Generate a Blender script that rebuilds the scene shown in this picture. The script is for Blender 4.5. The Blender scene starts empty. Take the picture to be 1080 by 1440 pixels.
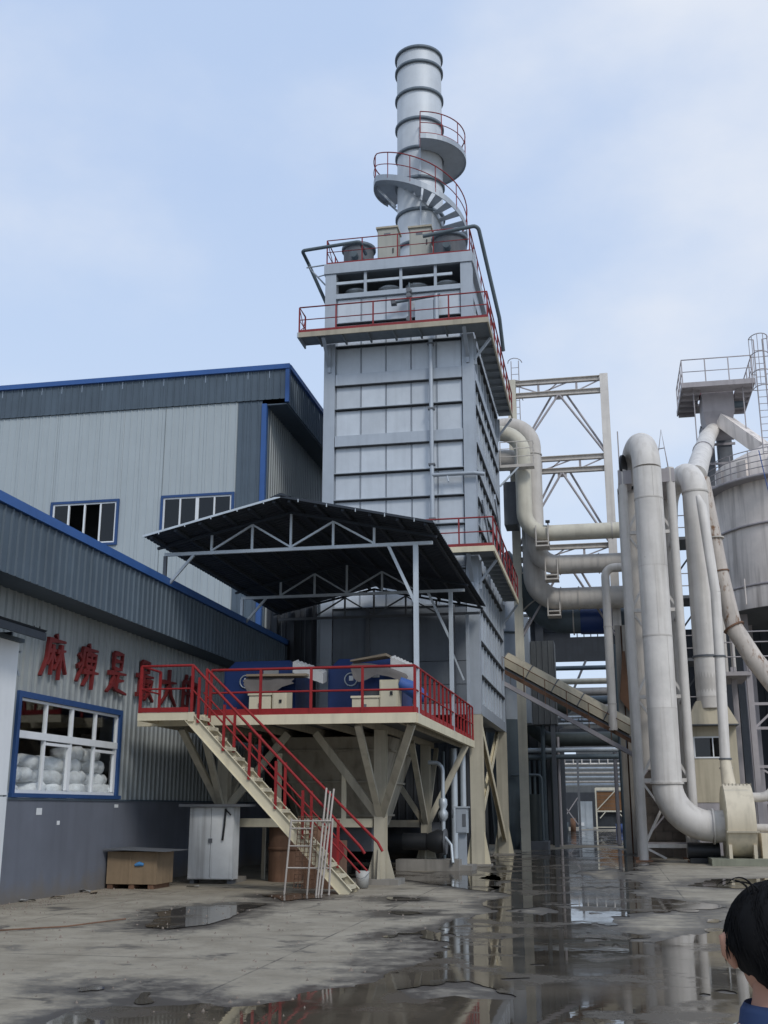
import bpy, math, random
import numpy as np
from mathutils import Vector, Matrix, Quaternion
random.seed(11)
rad = math.radians
S = bpy.context.scene
COL = S.collection

# ---------------------------------------------------------------- camera
cam = bpy.data.cameras.new('camera')
cam.sensor_fit = 'VERTICAL'; cam.sensor_height = 36.0; cam.sensor_width = 27.0
cam.lens = 1560.0 / 1440.0 * 36.0
cam.clip_start = 0.1; cam.clip_end = 3000
co = bpy.data.objects.new('camera', cam); COL.objects.link(co)
co.location = (0, 0, 1.7)
co.rotation_euler = (rad(90 + 14.966), 0, rad(11.209))
S.camera = co

# ---------------------------------------------------------------- sky, sun, exposure
SUN_EL, SUN_AZ = 42.0, 142.0          # azimuth clockwise from +Y: behind the camera, to its right
W = bpy.data.worlds.new('World'); S.world = W; W.use_nodes = True
nt = W.node_tree; nt.nodes.clear()
def wn(t, **k):
    n = nt.nodes.new(t)
    for a, v in k.items(): setattr(n, a, v)
    return n
out = wn('ShaderNodeOutputWorld'); bg = wn('ShaderNodeBackground'); bg.inputs[1].default_value = 0.1
sky = wn('ShaderNodeTexSky', sky_type='NISHITA', sun_disc=False, sun_elevation=rad(SUN_EL), sun_rotation=rad(SUN_AZ),
         air_density=1.2, dust_density=1.5, ozone_density=2.0)
tc = wn('ShaderNodeTexCoord'); mp = wn('ShaderNodeMapping'); mp.inputs['Scale'].default_value = (1.0, 1.0, 1.7)
mp.inputs['Location'].default_value = (10.4636, 14.825, 13.4282)
nz = wn('ShaderNodeTexNoise'); nz.inputs['Scale'].default_value = 1.5; nz.inputs['Detail'].default_value = 7; nz.inputs['Roughness'].default_value = .53
rp = wn('ShaderNodeValToRGB'); rp.color_ramp.elements[0].position = .44; rp.color_ramp.elements[1].position = .74
rp.color_ramp.elements[0].color = (0.0,)*3 + (1,); rp.color_ramp.elements[1].color = (1,)*3 + (1,)
rp.color_ramp.interpolation = 'EASE'
base = wn('ShaderNodeMix', data_type='RGBA'); base.inputs['Factor'].default_value = .86
base.inputs[7].default_value = (5.5, 6.95, 9.6, 1)          # thin high haze over the blue
cl = wn('ShaderNodeMix', data_type='RGBA'); cl.inputs[7].default_value = (8.0, 8.45, 9.3, 1)
L = nt.links.new
L(tc.outputs['Generated'], mp.inputs['Vector']); L(mp.outputs[0], nz.inputs['Vector']); L(nz.outputs['Fac'], rp.inputs[0])
sep = wn('ShaderNodeSeparateXYZ'); hz = wn('ShaderNodeMapRange'); hz.inputs[1].default_value = .02; hz.inputs[2].default_value = .52
hz.inputs[3].default_value = .70; hz.inputs[4].default_value = 0; hzm = wn('ShaderNodeMix', data_type='RGBA'); hzm.inputs[7].default_value = (7.1, 8.3, 9.7, 1)
L(tc.outputs['Generated'], sep.inputs[0]); L(sep.outputs['Z'], hz.inputs[0]); L(hz.outputs[0], hzm.inputs['Factor'])
L(sky.outputs[0], base.inputs[6]); L(base.outputs[2], hzm.inputs[6]); L(hzm.outputs[2], cl.inputs[6]); L(rp.outputs[0], cl.inputs['Factor'])
L(cl.outputs[2], bg.inputs[0]); L(bg.outputs[0], out.inputs[0])

sl = bpy.data.lights.new('sun', 'SUN'); sl.energy = 1.5; sl.angle = rad(14); sl.color = (1, .96, .90)
so = bpy.data.objects.new('sun', sl); COL.objects.link(so)
az = rad(SUN_AZ); el = rad(SUN_EL)
sd = Vector((math.sin(az) * math.cos(el), math.cos(az) * math.cos(el), math.sin(el)))
so.rotation_euler = sd.to_track_quat('Z', 'Y').to_euler(); so.location = sd * 60
S.view_settings.view_transform = 'Standard'; S.view_settings.look = 'None'
S.view_settings.exposure = 0.0; S.view_settings.gamma = 1.0; S.view_settings.use_curve_mapping = False

# ---------------------------------------------------------------- materials
def pm(name, col, rough=.6, metal=0.0, var=.12, streak=.12, rust=0.0, rustcol=(.13, .05, .02), scale=1.0, rnd=.06, bump=.0, spec=.4, streakcol=None):
    m = bpy.data.materials.new(name); m.use_nodes = True
    t = m.node_tree; N = t.nodes; b = N['Principled BSDF']; k = t.links.new
    b.inputs['Roughness'].default_value = rough; b.inputs['Metallic'].default_value = metal
    b.inputs['Specular IOR Level'].default_value = spec
    g = N.new('ShaderNodeNewGeometry'); n1 = N.new('ShaderNodeTexNoise'); n1.inputs['Scale'].default_value = 1.3 * scale
    n1.inputs['Detail'].default_value = 6; n1.inputs['Roughness'].default_value = .65
    k(g.outputs['Position'], n1.inputs['Vector'])
    oi = N.new('ShaderNodeObjectInfo')
    mr = N.new('ShaderNodeMapRange'); mr.inputs[1].default_value = .25; mr.inputs[2].default_value = .75
    mr.inputs[3].default_value = 1 - var; mr.inputs[4].default_value = 1 + var; k(n1.outputs['Fac'], mr.inputs[0])
    r2 = N.new('ShaderNodeMapRange'); r2.inputs[3].default_value = 1 - rnd; r2.inputs[4].default_value = 1 + rnd
    k(oi.outputs['Random'], r2.inputs[0])
    mu = N.new('ShaderNodeMath'); mu.operation = 'MULTIPLY'; k(mr.outputs[0], mu.inputs[0]); k(r2.outputs[0], mu.inputs[1])
    vm = N.new('ShaderNodeVectorMath'); vm.operation = 'SCALE'; vm.inputs[0].default_value = col; k(mu.outputs[0], vm.inputs['Scale'])
    last = vm.outputs[0]
    if streak:
        mp = N.new('ShaderNodeMapping'); mp.inputs['Scale'].default_value = (5 * scale, 5 * scale, .35 * scale)
        n2 = N.new('ShaderNodeTexNoise'); n2.inputs['Scale'].default_value = 1.0; n2.inputs['Detail'].default_value = 5
        k(g.outputs['Position'], mp.inputs[0]); k(mp.outputs[0], n2.inputs['Vector'])
        m2 = N.new('ShaderNodeMapRange'); m2.inputs[1].default_value = .48; m2.inputs[2].default_value = .78
        m2.inputs[3].default_value = 0; m2.inputs[4].default_value = min(1, streak * 3); k(n2.outputs['Fac'], m2.inputs[0])
        x = N.new('ShaderNodeMix'); x.data_type = 'RGBA'; k(m2.outputs[0], x.inputs['Factor']); k(last, x.inputs[6])
        sc = streakcol or tuple(c * .45 for c in col); x.inputs[7].default_value = (*sc, 1); last = x.outputs[2]
    if rust:
        n3 = N.new('ShaderNodeTexNoise'); n3.inputs['Scale'].default_value = 2.6 * scale; n3.inputs['Detail'].default_value = 8; n3.inputs['Roughness'].default_value = .7
        mp3 = N.new('ShaderNodeMapping'); mp3.inputs['Scale'].default_value = (1.4, 1.4, .6); mp3.inputs['Location'].default_value = (7, 3, 1)
        k(g.outputs['Position'], mp3.inputs[0]); k(mp3.outputs[0], n3.inputs['Vector'])
        m3 = N.new('ShaderNodeMapRange'); m3.inputs[1].default_value = .72 - rust * .35; m3.inputs[2].default_value = .80 - rust * .3
        k(n3.outputs['Fac'], m3.inputs[0])
        x = N.new('ShaderNodeMix'); x.data_type = 'RGBA'; k(m3.outputs[0], x.inputs['Factor']); k(last, x.inputs[6])
        x.inputs[7].default_value = (*rustcol, 1); last = x.outputs[2]
    k(last, b.inputs['Base Color'])
    mr3 = N.new('ShaderNodeMapRange'); mr3.inputs[3].default_value = max(.02, rough - .1); mr3.inputs[4].default_value = min(1, rough + .12)
    k(n1.outputs['Fac'], mr3.inputs[0]); k(mr3.outputs[0], b.inputs['Roughness'])
    if bump:
        bu = N.new('ShaderNodeBump'); bu.inputs['Strength'].default_value = bump; bu.inputs['Distance'].default_value = .03
        k(n1.outputs['Fac'], bu.inputs['Height']); k(bu.outputs[0], b.inputs['Normal'])
    return m

M = {}
M['panel'] = pm('galvanised_panel', (.52, .56, .60), .5, .25, .10, .07, rnd=.085, bump=.35)
M['lowsheet'] = pm('shaded_sheet', (.15, .17, .195), .6, .1, .15, .12)  # lower tower front; canopy shade is put into this dark colour
M['deckgrey'] = pm('deck_grey', (.22, .245, .27), .65, .1, .12, .1)
M['steel'] = pm('grey_steel', (.375, .415, .46), .5, .25, .10, .06)
M['stack'] = pm('stack_sheet', (.58, .62, .66), .55, .12, .12, .06, scale=.8)
M['ring'] = pm('stack_ring', (.13, .16, .19), .6, .2)
M['cream'] = pm('cream_paint', (.64, .58, .425), .6, 0, .10, .10, rust=.06)
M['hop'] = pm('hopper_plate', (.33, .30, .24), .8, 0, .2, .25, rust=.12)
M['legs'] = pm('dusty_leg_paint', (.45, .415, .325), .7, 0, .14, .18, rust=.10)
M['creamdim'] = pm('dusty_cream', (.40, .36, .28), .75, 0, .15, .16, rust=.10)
M['red'] = pm('red_paint', (.27, .022, .024), .62, 0, .2, .10, scale=2.5, spec=.25, streakcol=(.22, .02, .02))
M['redold'] = pm('faded_red', (.22, .024, .027), .6, 0, .18, .08)
M['slogan'] = pm('slogan_red', (.16, .020, .020), .55, 0, .2, .08)
M['slate'] = pm('slate_paint', (.145, .158, .19), .7, 0, .14, .10, scale=.6, bump=.1)
def splash(m, col, h):
    t = m.node_tree; N = t.nodes; k = t.links.new; b = N['Principled BSDF']; src = b.inputs['Base Color'].links[0].from_socket
    g = N.new('ShaderNodeNewGeometry'); x = N.new('ShaderNodeSeparateXYZ'); k(g.outputs['Position'], x.inputs[0])
    n = N.new('ShaderNodeTexNoise'); n.inputs['Scale'].default_value = 2.2; n.inputs['Detail'].default_value = 8; n.inputs['Roughness'].default_value = .7; k(g.outputs['Position'], n.inputs['Vector'])
    a = N.new('ShaderNodeMath'); a.operation = 'MULTIPLY_ADD'; a.inputs[1].default_value = -h * 2.4; k(n.outputs['Fac'], a.inputs[0]); k(x.outputs['Z'], a.inputs[2])
    r = N.new('ShaderNodeMapRange'); r.inputs[1].default_value = -h * .1; r.inputs[2].default_value = -h * 1.2; r.inputs[3].default_value = 0; r.inputs[4].default_value = .8; k(a.outputs[0], r.inputs[0])
    mx = N.new('ShaderNodeMix'); mx.data_type = 'RGBA'; k(r.outputs[0], mx.inputs[0]); k(src, mx.inputs[6]); mx.inputs[7].default_value = (*col, 1); k(mx.outputs[2], b.inputs['Base Color'])
splash(M['slate'], (.17, .15, .125), .38)
M['fascia'] = pm('charcoal_cladding', (.085, .115, .145), .55, .1, .12, .08)
M['pale'] = pm('pale_cladding', (.385, .43, .445), .55, .05, .04, .04, rnd=.02)
M['rib'] = pm('grey_cladding', (.31, .335, .335), .5, .15, .10, .10, rnd=.04)
M['blue'] = pm('blue_trim', (.033, .10, .29), .5, 0, .10, .06)
M['bluewin'] = pm('window_blue', (.024, .068, .19), .5, 0, .12, .08)
M['white'] = pm('white_frame', (.72, .74, .75), .45, 0, .05, .04)
M['roof'] = pm('dark_roof_sheet', (.026, .034, .046), .7, 0, .15, .08)
M['galv'] = pm('galvanised_tube', (.48, .53, .57), .45, .3, .12, .08)
M['darkpipe'] = pm('dark_pipe', (.10, .13, .15), .55, .1, .15, .08)
M['duct'] = pm('white_duct', (.63, .60, .56), .62, 0, .14, .20, rust=.16, rustcol=(.26, .21, .16), streakcol=(.36, .33, .29), bump=.2)
M['ductold'] = pm('weathered_duct', (.52, .47, .42), .7, 0,   .15, .22, rust=.48, rustcol=(.17, .08, .03))
M['pipe'] = pm('cream_pipe', (.62, .59, .49), .62, 0, .12, .14, streakcol=(.34, .31, .25))
M['pipegrey'] = pm('grey_pipe', (.52, .49, .45), .68, 0, .12, .16, streakcol=(.25, .23, .21))
M['tank'] = pm('tank_paint', (.74, .68, .63), .75, 0, .14, .28, scale=.7, streakcol=(.27, .24, .22))
M['darksteel'] = pm('dark_steel', (.13, .14, .155), .6, .1, .2, .1, rust=.05)
M['mauve'] = pm('grey_mauve_steel', (.38, .355, .365), .65, 0, .12, .12, rust=.05)
M['rustcol'] = pm('rusty_column', (.36, .335, .30), .8, 0, .2, .3, rust=.10, rustcol=(.14, .07, .04))
M['rust'] = pm('rust', (.17, .095, .06), .9, 0, .3, .3, rust=.3, rustcol=(.06, .04, .035))
M['cabin'] = pm('beige_cabin', (.52, .46, .34), .65, 0, .08, .18, rust=.05)
M['roofcab'] = pm('roof_cabinet', (.36, .36, .32), .6, 0, .1, .12)
M['fan'] = pm('fan_cream', (.62, .55, .42), .55, 0, .08, .14, rust=.04)
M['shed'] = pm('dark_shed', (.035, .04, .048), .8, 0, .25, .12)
M['far'] = pm('far_grey', (.11, .118, .122), .8, 0, .2, .15)
M['machine'] = pm('machine_blue', (.018, .045, .16), .4, 0, .12, .06)
M['bluetarp'] = pm('blue_sheet', (.045, .11, .34), .6, 0, .2, .06)
M['tarp'] = pm('grey_tarp', (.14, .128, .122), .85, 0, .2, .08, bump=.3)
M['foam'] = pm('white_foam', (.50, .50, .49), .8, 0, .12, .0, bump=.5, scale=4)
M['ply'] = pm('tan_board', (.26, .21, .15), .8, 0, .15, .05)
M['crate'] = pm('plywood_crate', (.24, .175, .11), .75, 0, .22, .18, scale=1.4)
M['bluemark'] = pm('blue_spray', (.06, .20, .42), .8, 0, .2, 0)
M['cabinet'] = pm('dirty_white_metal', (.70, .72, .72), .5, .1, .14, .25, rust=.03, streakcol=(.2, .19, .18))
M['sack'] = pm('woven_sack', (.84, .85, .85), .75, 0, .16, .0, bump=.9, scale=5, rnd=.14)
M['black'] = pm('black_iron', (.018, .02, .023), .5, 0, .2, 0)
M['dkgreen'] = pm('dark_green_duct', (.050, .062, .062), .6, 0, .2, .1)
M['concrete'] = pm('cast_concrete', (.25, .235, .21), .85, 0, .2, .2, bump=.3)
M['moss'] = pm('mossy_concrete', (.23, .235, .18), .85, 0, .2, .2, bump=.3)
M['block'] = pm('brown_block', (.21, .175, .145), .9, 0, .2, .15, rnd=.2, bump=.4)
M['brown'] = pm('brown_sheet', (.22, .115, .055), .8, 0, .2, .2)
M['hair'] = pm('black_hair', (.008, .008, .009), .85, 0, .3, 0, spec=.15)
M['skin'] = pm('skin', (.50, .27, .19), .55, 0, .06, 0)
M['navy'] = pm('navy_cloth', (.022, .045, .12), .85, 0, .15, 0)
M['shirt'] = pm('white_cloth', (.72, .72, .68), .85, 0, .06, 0)
M['trouser'] = pm('dark_trousers', (.03, .032, .04), .9, 0, .1, 0)
M['bucket'] = pm('white_plastic', (.36, .36, .34), .5, 0, .2, .2)
M['ladder'] = pm('old_pipe', (.42, .38, .34), .6, .1, .2, .2, rust=.22)

def glass(name, tint=(.75, .8, .82), refl=1.0):
    m = bpy.data.materials.new(name); m.use_nodes = True
    t = m.node_tree; t.nodes.clear(); N = t.nodes; k = t.links.new
    o = N.new('ShaderNodeOutputMaterial'); mx = N.new('ShaderNodeMixShader'); lw = N.new('ShaderNodeLayerWeight'); pw = N.new('ShaderNodeMath'); pw.operation = 'POWER'; pw.inputs[1].default_value = 5; f = N.new('ShaderNodeMath'); f.operation = 'MULTIPLY_ADD'; f.inputs[1].default_value = .75; f.inputs[2].default_value = .05; k(lw.outputs['Facing'], pw.inputs[0]); k(pw.outputs[0], f.inputs[0])
    tr = N.new('ShaderNodeBsdfTransparent'); tr.inputs[0].default_value = (*tint, 1)
    gl = N.new('ShaderNodeBsdfGlossy'); gl.inputs['Roughness'].default_value = .03
    k(f.outputs[0], mx.inputs[0]); k(tr.outputs[0], mx.inputs[1]); k(gl.outputs[0], mx.inputs[2]); k(mx.outputs[0], o.inputs[0])
    return m
M['glass'] = glass('window_glass', (.97, .98, .98))
M['glassdim'] = glass('dusty_glass', (.35, .38, .40))

# ---------------------------------------------------------------- mesh building helpers
V3 = Vector
class MB:
    def __init__(s): s.v = []; s.f = []; s.sm = []
    def add(s, vs, fs, smooth=False):
        o = len(s.v); s.v += [tuple(v) for v in vs]
        for f in fs: s.f.append(tuple(i + o for i in f)); s.sm.append(smooth)
        return s
    def box(s, x0, x1, y0, y1, z0, z1):
        vs = [(x, y, z) for x in (x0, x1) for y in (y0, y1) for z in (z0, z1)]
        return s.add(vs, [(0, 1, 3, 2), (4, 6, 7, 5), (0, 4, 5, 1), (2, 3, 7, 6), (0, 2, 6, 4), (1, 5, 7, 3)])
    def extr(s, prof, p0, p1, up=(0, 0, 1)):
        p0 = V3(p0); p1 = V3(p1); d = (p1 - p0).normalized(); u = V3(up)
        if abs(d.dot(u)) > .99: u = V3((0, 1, 0))
        r = d.cross(u).normalized(); u = r.cross(d)
        n = len(prof); vs = [p0 + r * a + u * b for a, b in prof] + [p1 + r * a + u * b for a, b in prof]
        fs = [(i, (i + 1) % n, n + (i + 1) % n, n + i) for i in range(n)]
        return s.add(vs, fs + [tuple(range(n - 1, -1, -1)), tuple(range(n, 2 * n))])
    def beam(s, p0, p1, w, h=None, up=(0, 0, 1)):
        h = h or w; a, b = w / 2, h / 2
        return s.extr([(-a, -b), (a, -b), (a, b), (-a, b)], p0, p1, up)
    def ibeam(s, p0, p1, w, h, t=.03, up=(0, 0, 1)):
        a, b = w / 2, h / 2; c = t / 2
        return s.extr([(-a, -b), (a, -b), (a, -b + t), (c, -b + t), (c, b - t), (a, b - t), (a, b), (-a, b), (-a, b - t), (-c, b - t), (-c, -b + t), (-a, -b + t)], p0, p1, up)
    def chan(s, p0, p1, w, h, t=.03, up=(0, 0, 1)):
        a, b = w / 2, h / 2
        return s.extr([(-a, -b), (a, -b), (a, -b + t), (-a + t, -b + t), (-a + t, b - t), (a, b - t), (a, b), (-a, b)], p0, p1, up)
    def tube(s, path, r, n=10, caps=True):
        P = [V3(p) for p in path]; m = len(P); R = r if isinstance(r, (list, tuple)) else [r] * m
        T = [((P[min(i + 1, m - 1)] - P[max(i - 1, 0)])).normalized() for i in range(m)]
        u = V3((0, 0, 1)) if abs(T[0].z) < .9 else V3((0, 1, 0))
        u = (u - T[0] * u.dot(T[0])).normalized(); vs = []
        for i in range(m):
            if i:
                q = T[i - 1].rotation_difference(T[i]); u = q @ u; u = (u - T[i] * u.dot(T[i])).normalized()
            w = T[i].cross(u)
            vs += [P[i] + (u * math.cos(2 * math.pi * j / n) + w * math.sin(2 * math.pi * j / n)) * R[i] for j in range(n)]
        fs = [(i * n + j, i * n + (j + 1) % n, (i + 1) * n + (j + 1) % n, (i + 1) * n + j) for i in range(m - 1) for j in range(n)]
        s.add(vs, fs, True)
        if caps: s.add(vs[:n], [tuple(range(n - 1, -1, -1))]); s.add(vs[-n:], [tuple(range(n))])
        return s
    def cyl(s, p0, p1, r, r1=None, n=16, caps=True): return s.tube([p0, p1], [r, r if r1 is None else r1], n, caps)
    def lathe(s, c, prof, n=24, a0=0, a1=360, smooth=True):
        full = abs(a1 - a0) >= 359.9; k = n if full else n + 1; vs = []
        for r, z in prof:
            for j in range(k):
                a = rad(a0 + (a1 - a0) * j / n); vs.append((c[0] + r * math.cos(a), c[1] + r * math.sin(a), c[2] + z))
        fs = []
        for i in range(len(prof) - 1):
            for j in range(n):
                j2 = (j + 1) % k; fs.append((i * k + j, i * k + j2, (i + 1) * k + j2, (i + 1) * k + j))
        return s.add(vs, fs, smooth)
    def hexa(s, b, t): return s.add(list(b) + list(t), [(3, 2, 1, 0), (4, 5, 6, 7), (0, 1, 5, 4), (1, 2, 6, 5), (2, 3, 7, 6), (3, 0, 4, 7)])
    def mesh(s, name, mat, org=None):
        if org is None:
            a = np.array(s.v); org = V3((float((a[:, 0].min() + a[:, 0].max()) / 2), float((a[:, 1].min() + a[:, 1].max()) / 2), float(a[:, 2].min())))
        me = bpy.data.meshes.new(name); me.from_pydata([(v[0] - org[0], v[1] - org[1], v[2] - org[2]) for v in s.v], [], s.f)
        me.polygons.foreach_set('use_smooth', s.sm); me.materials.append(M[mat] if isinstance(mat, str) else mat); me.update()
        return me, V3(org)

WL = {}     # world location of every object's origin
def tag(o, label=None, cat=None, group=None, kind=None):
    if label: o['label'] = label
    if cat: o['category'] = cat
    if group: o['group'] = group
    if kind: o['kind'] = kind
    return o
def thing(name, label, cat, loc=(0, 0, 0), group=None):
    o = bpy.data.objects.new(name, None); COL.objects.link(o); o.location = loc; o.empty_display_size = .2
    WL[o.name] = V3(loc); return tag(o, label, cat, group)
def place(name, me, org, parent=None, rot=None):
    o = bpy.data.objects.new(name, me); COL.objects.link(o); org = V3(org); WL[o.name] = org
    if parent is not None: o.parent = parent; o.location = org - WL[parent.name]
    else: o.location = org
    if rot: o.rotation_euler = rot
    return o
def part(name, mb, mat, parent=None, label=None):
    me, org = mb.mesh(name, mat); o = place(name, me, org, parent)
    if label: o['label'] = label
    return o
def solo(name, mb, mat, label, cat, group=None): return tag(part(name, mb, mat), label, cat, group)
def struct(name, mb, mat, parent=None): return tag(part(name, mb, mat, parent), kind='structure' if parent is None else None)
def dup(root, off, label=None, group=None):
    off = V3(off)
    def cp(o, par):
        c = o.copy(); COL.objects.link(c); WL[c.name] = WL[o.name] + off
        c.parent = par
        if par is None: c.location = o.location + off
        for ch in list(o.children): cp(ch, c)
        return c
    r = cp(root, None)
    if label: r['label'] = label
    if group: r['group'] = group
    return r
def bend(pts, r, seg=7):
    P = [V3(p) for p in pts]; o = [P[0]]
    for i in range(1, len(P) - 1):
        a, b, c = P[i - 1], P[i], P[i + 1]; u = (a - b).normalized(); w = (c - b).normalized()
        ang = u.angle(w); rr = r[i - 1] if isinstance(r, (list, tuple)) else r
        d = min(rr / math.tan(ang / 2), (a - b).length * (.998 if i == 1 else .499), (c - b).length * (.998 if i == len(P) - 2 else .499)); rr = d * math.tan(ang / 2)
        cen = b + (u + w).normalized() * (rr / math.sin(ang / 2)); s0 = b + u * d - cen; s1 = b + w * d - cen
        q = s0.rotation_difference(s1)
        for j in range(seg + 1): o.append(cen + Quaternion().slerp(q, j / seg) @ s0)
    o.append(P[-1]); return o
def ring(c, axis, r, w=.06, n=20):
    c = V3(c); a = V3(axis).normalized() * w / 2
    return MB().tube([c - a, c + a], r, n)
def railing(parent, pts, h=1.05, sp=1.15, r=.022, mat='red', toe=.13, toemat=None, closed=False, mids=(.5,)):
    P = [V3(p) for p in pts]; up = V3((0, 0, h))
    part('handrail', MB().tube([p + up for p in P], r * 1.15, 6), mat, parent)
    for k in mids: part('mid_rail', MB().tube([p + up * k for p in P], r * .85, 6), mat, parent)
    pb = MB().box(-r, r, -r, r, 0, h - .01); pme, _ = pb.mesh('post', mat, (0, 0, 0))
    place('post', pme, P[0], parent)
    for a, b in zip(P, P[1:]):
        n = max(1, round((b - a).length / sp))
        for i in range(1, n + 1): place('post', pme, a.lerp(b, i / n), parent)
        if toe:
            d = (b - a).normalized(); part('toe_board', MB().beam(a + d * .03 + V3((0, 0, toe / 2)), b - d * .03 + V3((0, 0, toe / 2)), .012, toe), toemat or mat, parent)
def sheet_profile(u0, u1, pitch=.27, depth=.035, top=.03, base=.062, phase=0.0):
    pts = [(u0, 0.0)]; k = math.floor((u0 - phase) / pitch)
    while True:
        c = phase + k * pitch + pitch / 2; k += 1
        if c - base / 2 > u1: break
        for du, d in ((-base / 2, 0), (-top / 2, depth), (top / 2, depth), (base / 2, 0)):
            if u0 + .002 < c + du < u1 - .002: pts.append((c + du, d))
    pts.append((u1, 0.0)); return pts
def cladding(parent, mat, origin, udir, ndir, u0, u1, z0, z1, holes=(), width=.81, pitch=.27, depth=.035, name='cladding_sheet', ztop=None):
    """ribbed sheets side by side; each a part.  point = origin + u*udir + depth*ndir, z free"""
    O = V3(origin); U = V3(udir); Nn = V3(ndir)
    cuts = {u0, u1}; k = math.ceil(u0 / width)
    while k * width < u1: cuts.add(k * width); k += 1
    for h in holes: cuts |= {max(u0, h[0]), min(u1, h[1])}
    cuts = sorted(c for c in cuts if u0 <= c <= u1)
    for a, b in zip(cuts, cuts[1:]):
        if b - a < .01: continue
        segs = [(z0, z1)]
        for h in holes:
            if a >= h[0] - .001 and b <= h[1] + .001:
                ns = []
                for s0, s1 in segs:
                    if h[2] > s0: ns.append((s0, min(s1, h[2])))
                    if h[3] < s1: ns.append((max(s0, h[3]), s1))
                segs = ns
        g = .003
        for s0, s1 in segs:
            if s1 - s0 < .02: continue
            pr = sheet_profile(a + g, b - g, pitch, depth); m = MB(); n = len(pr); vs = []
            for z in (s0, s1): vs += [O + U * u + Nn * d + V3((0, 0, z)) for u, d in pr]
            m.add(vs, [(i, i + 1, n + i + 1, n + i) for i in range(n - 1)]); part(name, m, mat, parent)

# ---------------------------------------------------------------- ground, wet patches
def poly_sd(poly, X, Y):
    d = np.full(X.shape, 1e9); ins = np.zeros(X.shape, bool); n = len(poly)
    for i in range(n):
        x0, y0 = poly[i]; x1, y1 = poly[(i + 1) % n]; ex, ey = x1 - x0, y1 - y0
        t = np.clip(((X - x0) * ex + (Y - y0) * ey) / (ex * ex + ey * ey + 1e-12), 0, 1)
        d = np.minimum(d, np.hypot(X - x0 - t * ex, Y - y0 - t * ey))
        with np.errstate(divide='ignore', invalid='ignore'):
            ins ^= ((y0 > Y) != (y1 > Y)) & (X < ex * (Y - y0) / (y1 - y0 + 1e-15) + x0)
    return np.where(ins, d, -d)
rs = np.random.RandomState(5); LAT = rs.rand(256, 256)
def vnoise(X, Y):
    xi = np.floor(X).astype(int); yi = np.floor(Y).astype(int); fx = X - xi; fy = Y - yi
    fx = fx * fx * (3 - 2 * fx); fy = fy * fy * (3 - 2 * fy); g = lambda a, b: LAT[a % 256, b % 256]
    return (g(xi, yi) * (1 - fx) + g(xi + 1, yi) * fx) * (1 - fy) + (g(xi, yi + 1) * (1 - fx) + g(xi + 1, yi + 1) * fx) * fy - .5
def fbm(X, Y): return vnoise(X * .9, Y * .5) + .5 * vnoise(X * 2.1 + 9, Y * 1.2) + .34 * vnoise(X * 5.2, Y * 2.6 + 4) + .2 * vnoise(X * 11, Y * 5.5) + .12 * vnoise(X * 23, Y * 12)
P_MAIN = [(-3.97, 41.66), (-3.01, 48.96), (-0.4, 53.05), (1.19, 48.19), (1.13, 37.82), (0.29, 32.35), (0.29, 26.16), (0.53, 23.74), (1.26, 23.34), (1.66, 21.78), (1.52, 18.54), (1.3, 14.95), (1.9, 11.66), (3.4, 9.2), (2.5, 5.5), (-1.71, 6.2), (-4.47, 8.9), (-4.63, 9.64), (-4.11, 9.88), (-3.38, 10.21), (-2.79, 10.44), (-2.83, 11.13), (-2.41, 12.16), (-2.41, 12.98), (-2.25, 13.94), (-2.29, 15.42), (-2.81, 15.91), (-2.38, 17.44), (-2.14, 20.3), (-2.3, 23.18), (-2.69, 28.05), (-3.42, 32.7)]
P_ISL = [[(0.14, 19.42), (1.09, 20.38), (1.52, 19.7), (1.47, 18.21), (1.17, 17.64), (0.85, 16.46), (0.5, 15.73), (0.26, 17.07), (0.18, 18.27)], [(-1.7, 20.1), (-1.31, 20.75), (-1.06, 20.09), (-1.29, 19.39)], [(0.68, 16.78), (1.19, 17.25), (1.08, 16.33), (0.76, 15.62)],
         [(-.9, 33), (.0, 35), (.2, 30), (-.4, 29)], [(-2.2, 11.4), (-1.5, 11.9), (-1.2, 11.2), (-1.9, 10.8)]]
PUD = [('wide sheet of rainwater across the right of the yard mirroring the pipes', P_MAIN),
       ('dark puddle on the pale concrete in front of the white cabinet', [(-6.81, 16.56), (-7.25, 17.96), (-7.66, 18.65), (-7.51, 19.23), (-7.54, 19.81), (-6.97, 20.86), (-6.4, 20.81), (-6.44, 19.88), (-6.26, 18.41), (-6.23, 17.0), (-6.42, 16.33)]),
       ('still dark water standing around the tower legs and pump plinth', [(-9.0, 36.2), (-5.02, 30.6), (-4.15, 33.4), (-3.3, 31.68), (-2.75, 28.3), (-2.6, 24.6), (-3.39, 25.6), (-5.0, 28.4), (-6.5, 29), (-9, 31)]),
       ('small puddle left of the wide water, nearer the camera', [(-3.84, 19.68), (-3.32, 19.92), (-3.18, 19.41), (-3.6, 19.06)]),
       ('small puddle right of the stair foot', [(-4.37, 22.77), (-3.79, 22.7), (-3.57, 22.21), (-4.07, 21.94)]),
       ('tiny puddle on the pale concrete at the lower left', [(-5.28, 10.96), (-5.01, 11.1), (-4.86, 10.86), (-5.13, 10.72)]),
       ('narrow wet streak on the concrete beside the big water', [(-4.4, 10.4), (-4.5, 10.8), (-4.52, 11.2), (-4.4, 10.82), (-4.26, 10.23)]),
       ('shallow puddle under the foot of the pipe frame', [(-7.15, 22.99), (-6.18, 23.58), (-5.75, 22.5), (-6.24, 21.68)]),
       ('far water between the sheds at the end of the yard', [(-2.4, 57), (-3.9, 90), (0.9, 95), (1.3, 60), (.4, 56)]),
       ('long shallow puddle before the fan plinth on the right', [(1.6, 27.5), (2.4, 30), (4.6, 31), (6.5, 30.4), (5.0, 28.6), (2.6, 26.6)])]
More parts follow.
